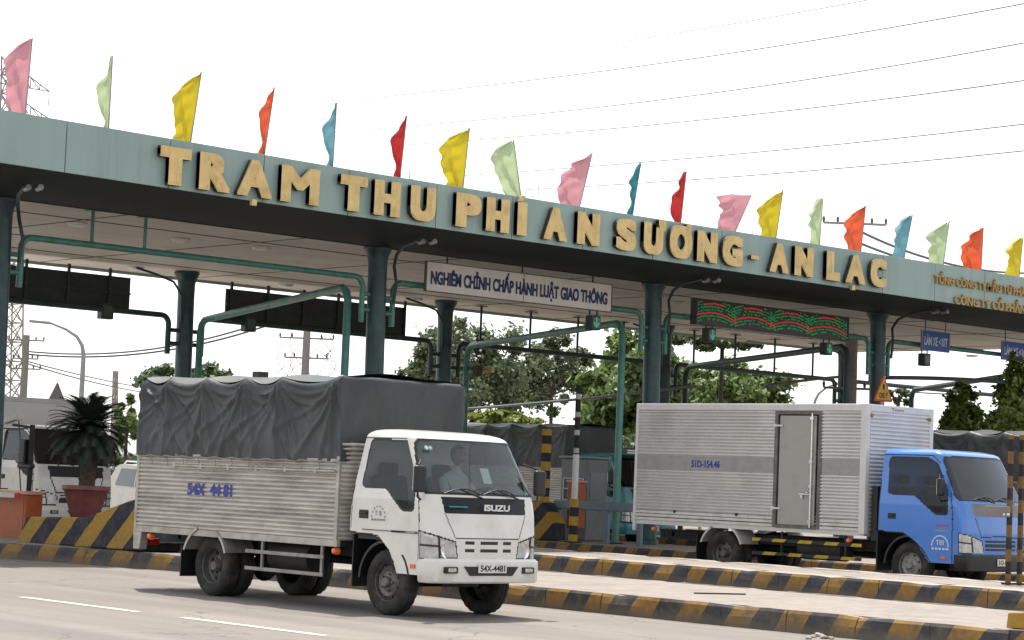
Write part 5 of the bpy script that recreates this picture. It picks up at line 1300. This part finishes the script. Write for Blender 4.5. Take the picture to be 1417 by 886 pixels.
# blue grey railing
rl = M('railing_blue', (.15, .20, .25), .5, .2, ns=3, na=.15, dirt=(.1, .1, .1), da=.4, dsc=4)
Yr = 36.5; t = thing('guard_railing', 'blue grey steel guard railing left of the box truck', 'railing', (ony(775, 742, Yr)[0], Yr, .26))
a = ony(768, 692, Yr); b = ony(893, 697, Yr); mb = MB(); mb.span((a[0], Yr-.05, a[2]-.20), (b[0], Yr+.05, a[2])); mb.build('top_rail', rl, t, world=True, bevel=.02)
for px in (773, 840, 886):
    q = ony(px, 720, Yr); mb = MB(); mb.span((q[0]-.07, Yr-.04, .26), (q[0]+.07, Yr+.04, a[2]-.20)); mb.build('post', rl, t, world=True, bevel=.01)
# lane loudspeaker / lamp on portal
p = onx(661, 513, -45.0); t = thing('flood_lamp', 'small brown flood lamp fixed to the green portal post', 'lamp', tuple(p)); mb = MB(); mb.box(p, (.2, .22, .3), rot=Euler((.2, .3, 0)).to_matrix()); mb.build('housing', M('lamp_brown', (.07, .05, .04), .5), t, world=True, bevel=.03)
mb = MB(); q = onx(647, 509, -45.2); mb.beam(q, p, .05, .05); mb.build('arm', sigb, t, world=True)
p = onx(676, 512, -45.0); mb = MB(); mb.lathe([(0, .05), (.09, .03), (.1, -.08), (0, -.1)], (0, 0, 0), 'X', 14); o = mb.build('amber_lamp', M('amber_lamp', (.5, .25, .04), .4), None, smooth=50); o.location = p
tag(o, 'amber beacon right of the brown flood lamp on the portal', 'lamp'); mb = MB(); mb.beam((0, -.45, 0), (0, 0, 0), .03, .03); mb.build('arm', sigb, o)
# toll booth behind the tall pole
Yk = 37.6; t = thing('toll_booth', 'grey metal toll booth cabinet with blue window behind the white truck nose', 'booth', (ony(725, 740, Yk)[0], Yk+.6, .26))
# warning triangles
def tri(label, px, pyt, pyb, wpx, X, front, zpost):
    a = onx(px, pyt, X); b = onx(px-wpx/2, pyb, X); c = onx(px+wpx/2, pyb, X); t = thing('warning_sign', label, 'road sign', (X, a[1], zpost), group='triangular warning signs')
    ym = (b[1]+c[1])/2; W = (c[1]-b[1])/2; H = a[2]-(b[2]+c[2])/2; z0 = (b[2]+c[2])/2
    T0 = [(ym-W, z0), (ym+W, z0), (ym, z0+H)]; mb = MB(); mb.prism(roundpoly(T0, .07), X-.02, X, 'X'); mb.build('plate', M('sign_red', (.5, .04, .03), .45) if front else M('sign_grey_back', (.16, .16, .16), .5, .3), t, world=True)
    if front:
        k = .80; cz = z0+H*.36; T1 = [(ym+(y-ym)*k, cz+(z-cz)*k) for y, z in T0]; mb = MB(); mb.prism(roundpoly(T1, .05), X+.001, X+.005, 'X'); pl = mb.build('face', M('sign_yellow', (.62, .36, .03), .5, dirt=(.5, .25, .05), da=.4, dsc=5), t, world=True)
        ik = M('sign_ink', (.03, .02, .02), .6); mb = MB(); letters(mb, 'CHÚ Ý', (X+.006, ym-W*.46, z0+H*.12), (0, 1, 0), (0, 0, 1), W*.92, H*.24, .003, .04); mb.span((X+.006, ym-W*.10, z0+H*.43), (X+.009, ym+W*.10, z0+H*.62)); mb.build('lettering', ik, t, world=True, fix=False)
    mb = MB(); mb.cyl((X-.05, ym, zpost), (X-.05, ym, z0+H*.8), .045, seg=10); mb.build('post', M('sign_post', (.4, .38, .36), .5, .2), t, world=True, smooth=50)
tri('yellow triangular warning sign with red rim, above the box truck', 1222, 517, 556, 27, -35.4, True, .32)
tri('grey back of a triangular sign behind the white box truck', 78, 528, 562, 30, -60, False, 0)

# ================================================================ white SUV
def suv():
    X0 = ony(200, 700, 26.6)[0]
    t = thing('parked_suv', 'white car with roof rails and dark windows behind the tarp truck tail', 'car', (-41.0, 30.9, 0), R_(0))
    pa = [(-2.1, .35), (2.2, .35), (2.25, .75), (2.0, .98), (1.1, 1.08), (.45, 1.62), (-1.7, 1.68), (-2.1, 1.1), (-2.15, .7)]
    mb = MB(); n = 9; rows = []
    pr = roundpoly(pa, .15, 4)
    for k in range(n+1):
        v = -1+2*k/n; y = .86*v; 
        rows.append([(x*(1-.03*abs(v)**6), y*(1-(.13*max(0, z-1.05)/.6)), z if abs(v) < .99 else z*.995) for x, z in pr]+[(pr[0][0], y, pr[0][1])])
    mb.grid(rows); mb.add(rows[0][:-1], [tuple(range(len(pr)))]); mb.add(rows[-1][:-1], [tuple(range(len(pr)))])
    body = mb.build('body', white_p, t, smooth=40)
    gl = M('car_window', (.02, .025, .03), .08, coat=1)
    for s in (-1, 1):
        for w_ in ([(-1.6, 1.13), (-.75, 1.10), (-.75, 1.55), (-1.45, 1.56)], [(-.68, 1.10), (.2, 1.10), (.2, 1.54), (-.68, 1.55)], [(.27, 1.1), (.95, 1.10), (.5, 1.5), (.27, 1.53)]):
            mb = MB(); m_ = [(x, s*(.866*(1-.13*max(0, z-1.05)/.6)), z) for x, z in w_]; mb.add(m_+[(a, b-s*.02, c) for a, b, c in m_], [(0, 1, 2, 3), (4, 5, 6, 7), (0, 1, 5, 4), (1, 2, 6, 5), (2, 3, 7, 6), (3, 0, 4, 7)]); mb.build('window', gl, t)
        mb = MB(); mb.tube([(-1.5, s*.66, 1.66), (-1.4, s*.66, 1.75), (.2, s*.66, 1.73), (.35, s*.66, 1.63)], .02, 8); mb.build('roof_rail', chrome, t, smooth=50)
        for x in (-1.35, 1.35): make_wheel(t, x, s*.82, .34, .2, s)
        mb = MB(); mb.box((1.98, s*.66, .84), (.16, .3, .14)); mb.build('headlight', white_lens, t, bevel=.03)
        mb = MB(); mb.box((-.45, s*.868, .98), (.16, .03, .035)); mb.build('handle', chrome, t, bevel=.01)
        mb = MB(); mb.box((.85, s*.98, 1.12), (.12, .2, .14)); mb.build('mirror', white_p, t, bevel=.03)
    mb = MB(); m_ = [(1.02, -.7, 1.14), (1.02, .7, 1.14), (.53, .62, 1.56), (.53, -.62, 1.56)]; mb.add([(x+.012, y, z+.012) for x, y, z in m_], [(0, 1, 2, 3)]); mb.build('windshield', gl, t)
    return t
q = ony(150, 690, 30.1)
sv = suv(); sv.location = (-46.75, 31.75, 0)

# toll booth parts (behind the white truck nose)
a = ony(773, 742, Yk); b = ony(812, 625, Yk); bt = [o for o in bpy.data.objects if o.name == 'toll_booth'][0]
booth_m = M('booth_grey', (.16, .17, .175), .5, ns=3, na=.1, dirt=(.2, .2, .19), da=.5, dsc=3)
mb = MB(); mb.span((a[0], Yk, .26), (a[0]+.92, Yk+.7, 2.25)); mb.build('cabin', booth_m, bt, world=True, bevel=.03)
mb = MB(); mb.span((a[0]-.05, Yk-.05, 2.25), (a[0]+.97, Yk+.75, 2.31)); mb.build('booth_roof', M('booth_roof', (.25, .27, .27), .5), bt, world=True, bevel=.02)
mb = MB(); mb.span((a[0]+.1, Yk-.012, 1.25), (a[0]+.84, Yk-.002, 1.75)); wd_ = mb.build('window', M('booth_glass', (.03, .06, .10), .1, coat=1), bt, world=True)
mb = MB()
for x in (a[0]+.1, a[0]+.45, a[0]+.8): mb.span((x, Yk-.02, 1.23), (x+.03, Yk-.013, 1.77))
for z in (1.23, 1.5, 1.75): mb.span((a[0]+.1, Yk-.021, z), (a[0]+.83, Yk-.0135, z+.02))
mb.build('window_bars', pale, wd_, world=True)
mb = MB(); mb.span((a[0]+.921, Yk+.1, 1.25), (a[0]+.93, Yk+.6, 1.9)); mb.build('window', MATS['booth_glass'], bt, world=True)

# ================================================================ poles, masts, wires
pole_m = M('concrete_pole', (.26, .24, .22), .8); mast_m = M('mast_steel', (.35, .30, .29), .6)
def D(px, py, dist): return Vector(far(px, py, dist))
_rt = RM @ np.array([1., 0, 0]); _rt = _rt/np.linalg.norm(_rt[:2]); _rt[2] = 0
def lattice(px, pyt, base_w, top_w, dist, levels, label, bars):
    T = D(px, pyt, dist); t = thing('pylon', label, 'pylon', (T.x, T.y, 0)); H = T.z; th = .11; LEAN = .032
    def c(k, s1, s2, u=None): u = k/levels; w_ = base_w+(top_w-base_w)*min(1, u*1.25); return Vector((s1*w_/2, s2*w_/2, H*u))+Vector(_rt)*(LEAN*H*(1-u))
    mb = MB()
    for s1, s2 in ((-1, -1), (-1, 1), (1, 1), (1, -1)):
        for k in range(levels): mb.beam(c(k, s1, s2), c(k+1, s1, s2), th*1.5, th*1.5)
    mb.build('tower_leg', mast_m, t)
    mb = MB(); cs = [(-1, -1), (-1, 1), (1, 1), (1, -1)]
    for k in range(levels):
        for i in range(4):
            a, b = cs[i], cs[(i+1) % 4]; mb.beam(c(k, *a), c(k+1, *b), th, th); mb.beam(c(k, *b), c(k+1, *a), th, th); mb.beam(c(k, *a), c(k, *b), th, th)
    mb.build('bracing', mast_m, t)
    for u, L_ in bars:
        mb = MB(); z = H*u; w_ = top_w
        for s in (-1, 1):
            mb.beam((0, s*w_/2, z), (0, s*L_, z), th, th); mb.beam((0, s*w_/2, z+1.8), (0, s*L_, z), th, th)
            for q in (.33, .66): y = s*(w_/2+(L_-w_/2)*q); mb.beam((0, y, z), (0, s*(w_/2+(L_-w_/2)*(q-.33)), z+1.8*(1-q+.33)), th*.8, th*.8); mb.beam((0, y, z), (0, y, z+1.8*(1-q)), th*.8, th*.8)
            mb.beam((0, s*L_, z), (0, s*L_, z-1.6), .08, .08)
        mb.build('cross_arm', mast_m, t)
    return t
lattice(20, 78, 2.7, 2.0, 250, 22, 'tall lattice power pylon seen above and below the left end of the canopy', [(.93, 4.6), (.86, 5.2)])
lattice(160, 513, .9, .5, 330, 12, 'distant slim telecom mast left of the tree', [])
def upole(px, pyt, dist, r, label, arms, mat=pole_m, extras=None, lean=0):
    T = D(px, pyt, dist); t = thing('utility_pole', label, 'utility pole', (T.x, T.y, 0), group='utility poles beyond the toll plaza'); mb = MB(); mb.tube([(0, 0, 0), (lean, lean, T.z)], [r*1.4, r], 10); mb.build('pole', mat, t, smooth=50)
    rt = Vector(_rt); mbi = MB()
    for dz, L_ in arms:
        mb = MB(); mb.beam(-rt*L_+Vector((0, 0, T.z-dz)), rt*L_+Vector((0, 0, T.z-dz)), .07, .07); mb.build('cross_arm', mat, t)
        for k in (-1, -.55, .55, 1): p = rt*L_*k+Vector((0, 0, T.z-dz)); mbi = MB(); mbi.tube([p, p+Vector((0, 0, .13)), p+Vector((0, 0, .2))], [.03, .05, .02], 8); mbi.build('insulator', M('insulator', (.10, .07, .06), .3), t, smooth=50)
    if extras:
        for (dx, dz, w_, h) in extras:
            mb = MB(); p = rt*dx+Vector((0, 0, T.z-dz)); mb.cyl(p-Vector((0, 0, h/2)), p+Vector((0, 0, h/2)), w_/2, seg=12); mb.beam((0, 0, p.z), p, .06, .06); mb.build('transformer', M('trafo', (.13, .13, .13), .5), t, smooth=50)
    return t
upole(37, 464, 110, .16, 'dark utility pole with three cross arms at the left', [(.25, .85), (1.15, .6), (1.65, .75)])
tp = upole(425.5, 446, 95, .16, 'utility pole with tangled wires and switches seen under the canopy', [(.7, 1.15), (1.55, .9), (3.2, 1.15)], extras=[(.75, 2.75, .35, .5), (-.7, 3.0, .3, .4)])
mb = MB(); rr = random.Random(8); T = D(425.5, 446, 95)
for k in range(14):
    x0 = rr.uniform(-1.2, 1.2); x1 = x0+rr.uniform(-.5, .5); z0 = T.z-rr.uniform(.2, 2); z1 = z0-rr.uniform(.8, 1.7); rt = Vector(_rt); sg = rr.choice((-1, 1))*rr.uniform(.2, .5)
    mb.tube([rt*(x0+(x1-x0)*i/8+sg*math.sin(math.pi*i/8))+Vector((0, 0, z0+(z1-z0)*i/8)) for i in range(9)], .014, 5)
mb.build('jumper_wire', black, tp)
upole(1183, 303, 68, .17, 'tall utility pole with its cross arm showing behind the flags above the canopy', [(.15, .95), (5.2, .8), (6.2, .7), (6.9, .8)])
upole(898+120+25, 527, 90, .14, 'short dark utility pole under the canopy, right of the bushy tree', [(.3, .5)])
# street lamps
def slamp(px, pyt, dist, arm, h_arm, label, r=.09):
    T = D(px, pyt, dist); t = thing('street_lamp', label, 'street lamp', (T.x, T.y, 0), group='street lamps beyond the plaza'); rt = Vector(_rt); s = 1 if arm > 0 else -1
    pts = [Vector((0, 0, 0)), Vector((0, 0, T.z-1.6)), Vector((0, 0, T.z-1.1)), rt*arm*.06+Vector((0, 0, T.z-.75)), rt*arm*.22+Vector((0, 0, T.z-.45)), rt*arm*.55+Vector((0, 0, T.z-.2)), rt*arm+Vector((0, 0, T.z))]
    mb = MB(); mb.tube(pts, [r*1.2, r, r*.9, r*.8, r*.7, r*.6, r*.5], 10); mb.build('pole', M('lamp_pole', (.3, .31, .31), .5, .3), t, smooth=60)
    mb = MB(); e = pts[-1]; mb.beam(e, e+rt*s*.75+Vector((0, 0, .04)), .22, .10); mb.build('lamp_head', M('lamp_head', (.3, .3, .3), .5), t, bevel=.03)
slamp(118, 449, 80, -1.25, 0, 'arched street lamp under the left end of the canopy'); slamp(1127, 530, 95, .9, 0, 'small arched street lamp above the roof of the box truck', .08)
# wires
wire_m = M('wire', (.10, .10, .105), .6); wire_f = M('wire_far', (.16, .155, .155), .6)
def wire(pts, label, r=.022, mat=wire_m, group='overhead wires', n=40):
    r *= 1.5
    """pts: (px, py, distance) control points of one hanging wire"""
    xs = [p[0] for p in pts]; mb = MB(); P = []
    cy = np.polyfit(xs, [p[1] for p in pts], min(2, len(pts)-1)); ci = np.polyfit(xs, [1/p[2] for p in pts], 1 if len(pts) > 1 else 0)
    for i in range(n+1): x = xs[0]+(xs[-1]-xs[0])*i/n; P.append(D(x, np.polyval(cy, x), 1/np.polyval(ci, x)))
    o0 = P[len(P)//2]; mb.tube([p-o0 for p in P], r, 5); o = mb.build('wire', mat, None, smooth=60); o.location = o0; tag(o, label, 'wire', group)
W_ = [([(740, 76, 110), (918, 48, 95), (1200, 1, 78), (1500, -60, 60)], 'topmost faint overhead wire in the sky'),
      ([(20, 172, 240), (160, 164, 200), (474, 144, 140), (850, 93, 98), (1417, 5, 62), (1500, -10, 60)], 'second overhead wire from the top of the sky'),
      ([(20, 200, 240), (295, 196, 170), (474, 185, 140), (850, 142, 98), (1417, 59, 62), (1500, 45, 60)], 'third overhead wire from the top of the sky'),
      ([(200, 218, 190), (539, 203, 130), (880, 174.5, 95), (1417, 111, 62), (1500, 100, 60)], 'fourth overhead wire, ending high at the right'),
      ([(300, 262, 170), (596, 247, 125), (880, 225, 95), (1417, 172, 62), (1500, 162, 60)], 'fifth overhead wire, passing behind the teal flag'),
      ([(400, 275, 150), (722, 263, 110), (880, 254, 95), (1417, 208.7, 62), (1500, 200, 60)], 'lowest long overhead wire, just above the small flags')]
for i, (pts, l) in enumerate(W_): wire(pts, l, .010 if i == 0 else .0135, wire_f)
wire([(1186, 318, 68), (1300, 362, 80), (1500, 372, 100)], 'upper wire running right from the crossarm pole above the canopy', .03)
wire([(1186, 335, 68), (1300, 372, 80), (1500, 384, 100)], 'lower wire running right from the crossarm pole above the canopy', .03)
wire([(37, 486, 110), (120, 491, 107), (240, 478, 103), (430, 420, 95)], 'upper sagging wire between the left pole and the pole under the canopy', .03)
wire([(37, 490, 110), (120, 495, 107), (240, 483, 103), (430, 428, 95)], 'lower sagging wire between the left pole and the pole under the canopy', .03)
wire([(37, 500, 110), (120, 521, 130), (230, 542, 170)], 'upper wire falling right from the left pole to the tree', .025); wire([(37, 503, 110), (120, 527, 130), (230, 548, 170)], 'lower wire falling right from the left pole to the tree', .025)
wire([(640, 566, 70), (760, 558, 66), (860, 545, 62), (960, 535, 60)], 'grey cable crossing in front of the grey tree', .03); wire([(1060, 535, 60), (1090, 530, 62), (1160, 522, 66)], 'cable left of the lamp above the box truck', .03)
wire([(1225, 524, 60), (1290, 522, 60), (1417, 533, 60), (1500, 540, 60)], 'thick cable crossing in front of the two cone trees', .04); wire([(1225, 540, 80), (1320, 546, 80), (1500, 546, 80)], 'thin cable behind the two cone trees', .02)

# ================================================================ trees
def tree(px, pyc, rx, ry, dist, n, leaf, c1, c2, label, name='leafy_tree', shape='round', gaps=.5, seed=1, group=None, trunk=True, blobs=16, lr=None):
    """crown given by its centre and half sizes in the photo at a chosen distance"""
    r_ = np.random.default_rng(seed); C = D(px, pyc, dist); s = dist/3034; RX, RZ = rx*s, ry*s; RY = RX*.8
    t = thing(name, label, 'tree' if name != 'hedge' else 'hedge', (C.x, C.y, 0), group=group); cz = C.z
    # clump centres
    B = []
    while len(B) < blobs:
        p = r_.uniform(-1, 1, 3)
        if shape == 'cone':
            h = (p[2]+1)/2; w_ = (1-h)**.55*.95+.06
            if math.hypot(p[0], p[1]) > w_: continue
            B.append((p, r_.uniform(.16, .26)))
        else:
            if np.linalg.norm(p) > .9 or np.linalg.norm(p) < .25: continue
            B.append((p, r_.uniform(.09, .24)))
    V = []; per = n//blobs
    for p, br in B:
        q = r_.normal(size=(per, 3)); q /= np.linalg.norm(q, axis=1)[:, None]; q *= (br*np.abs(r_.normal(.55, .42, per)))[:, None]; V.append(q+p)
    V = np.concatenate(V); V = V*np.array([RX, RY, RZ]); m = len(V)
    ls = (lr or leaf)*r_.uniform(.6, 1.3, m); nrm = V/np.array([RX, RY, RZ]); nrm = nrm/np.linalg.norm(nrm, axis=1)[:, None]+r_.normal(size=(m, 3))*.75; nrm[:, 2] += .35; nrm /= np.linalg.norm(nrm, axis=1)[:, None]
    ref = r_.normal(size=(m, 3)); u = np.cross(nrm, ref); u /= np.linalg.norm(u, axis=1)[:, None]; v = np.cross(nrm, u)
    u *= ls[:, None]; v *= (ls*.55)[:, None]
    Q = np.stack([V-u, V-v, V+u, V+v], 1).reshape(-1, 3)+np.array([0, 0, cz]); F = [(4*i, 4*i+1, 4*i+2, 4*i+3) for i in range(m)]
    me = bpy.data.meshes.new('crown'); me.from_pydata(Q.tolist(), [], F); me.materials.append(leafmat('leaf_'+'_'.join('%03d' % int(c*1000) for c in list(c1)+list(c2)), c1, c2)); o = bpy.data.objects.new('crown', me); COL.objects.link(o); o.parent = t
    if trunk:
        mb = MB(); tr = max(.08, RX*.024); zb = cz-RZ*.5; mb.tube([(0, 0, 0), (tr*.4, -tr*.3, zb*.5), (0, 0, max(zb, 1)), (.1, .1, cz)], [tr*1.5, tr*1.1, tr*.9, tr*.5], 10)
        for p, br in B[:12]: e = Vector((p[0]*RX, p[1]*RY, p[2]*RZ+cz)); mb.tube([(0, 0, max(zb, 1)), Vector((e.x*.4, e.y*.4, (max(zb, 1)+e.z)/2)), e], [tr*.5, tr*.3, tr*.1], 6)
        mb.build('trunk', M('bark', (.07, .055, .045), .9, bump=.6, bs=14), t, smooth=60)
    return t
grp = 'trees beyond the toll plaza'
DK = ((.04, .075, .03), (.17, .23, .10)); BR = ((.05, .09, .025), (.28, .38, .12)); GY = ((.06, .085, .04), (.22, .27, .14)); YG = ((.10, .15, .02), (.36, .42, .10)); CN = ((.03, .06, .012), (.26, .34, .06))
tree(255, 528, 80, 34, 105, 8000, .15, *DK, 'spreading feathery tree behind the first green column', seed=3, group=grp, blobs=44)
tree(176, 585, 24, 36, 95, 3500, .16, *BR, 'bushy green tree left of the grey tarp', seed=4, group=grp)
tree(655, 515, 105, 85, 88, 26000, .11, *GY, 'large loose grey green tree behind the slogan banner lane', seed=5, group=grp, blobs=95)
tree(765, 515, 70, 62, 96, 15000, .11, *GY, 'smaller grey green tree between the large loose tree and the bright one', seed=15, group=grp, blobs=44)
tree(590, 520, 45, 45, 100, 7000, .11, *GY, 'thin grey tree right of the thick middle column', seed=25, group=grp, blobs=48)
tree(868, 535, 92, 88, 76, 22000, .16, *BR, 'tree with bright large leaves left of the box truck', seed=6, group=grp, blobs=90)
tree(1010, 545, 110, 50, 84, 20000, .14, *BR, 'broad bushy tree above the box truck roof', seed=7, group=grp, blobs=90)
tree(1000, 465, 95, 22, 78, 5000, .13, *DK, 'dark hanging branches under the display panel', seed=8, group=grp, blobs=48)
tree(1243, 548, 22, 14, 80, 900, .13, *DK, 'small sparse tree right of the yellow warning triangle', seed=9, group=grp, blobs=9)
tree(1331, 562, 31, 40, 62, 9000, .09, *CN, 'narrow cone shaped tree, left of the two', name='cone_tree', shape='cone', seed=10, group=grp, blobs=60)
tree(1402, 560, 42, 62, 60, 15000, .09, *CN, 'large cone shaped tree at the right edge', name='cone_tree', shape='cone', seed=11, group=grp, blobs=90)
tree(1395, 580, 45, 18, 57, 7000, .09, *CN, 'rounded shrub in front of the large cone tree', name='shrub', seed=12, group=None, blobs=22, trunk=True)
tree(700, 583, 62, 16, 66, 9000, .09, *YG, 'yellow green bush above the tarp of the waiting truck', name='shrub', seed=13, blobs=26)
tree(600, 600, 80, 30, 74, 9000, .1, *DK, 'dark bush behind the white truck tarp, mostly hidden', name='shrub', seed=14, blobs=26)
# background hedge so that the ground line never shows bare
tree(860, 640, 120, 40, 72, 12000, .13, *DK, 'dark hedge behind the waiting teal truck', name='hedge', seed=16, blobs=40)
tree(120, 640, 150, 26, 115, 9000, .16, *DK, 'low dark hedge far behind the white box truck', name='hedge', seed=17, blobs=40)
tree(1330, 625, 120, 30, 66, 12000, .11, *DK, 'dark hedge below the two cone trees', name='hedge', seed=18, blobs=40)
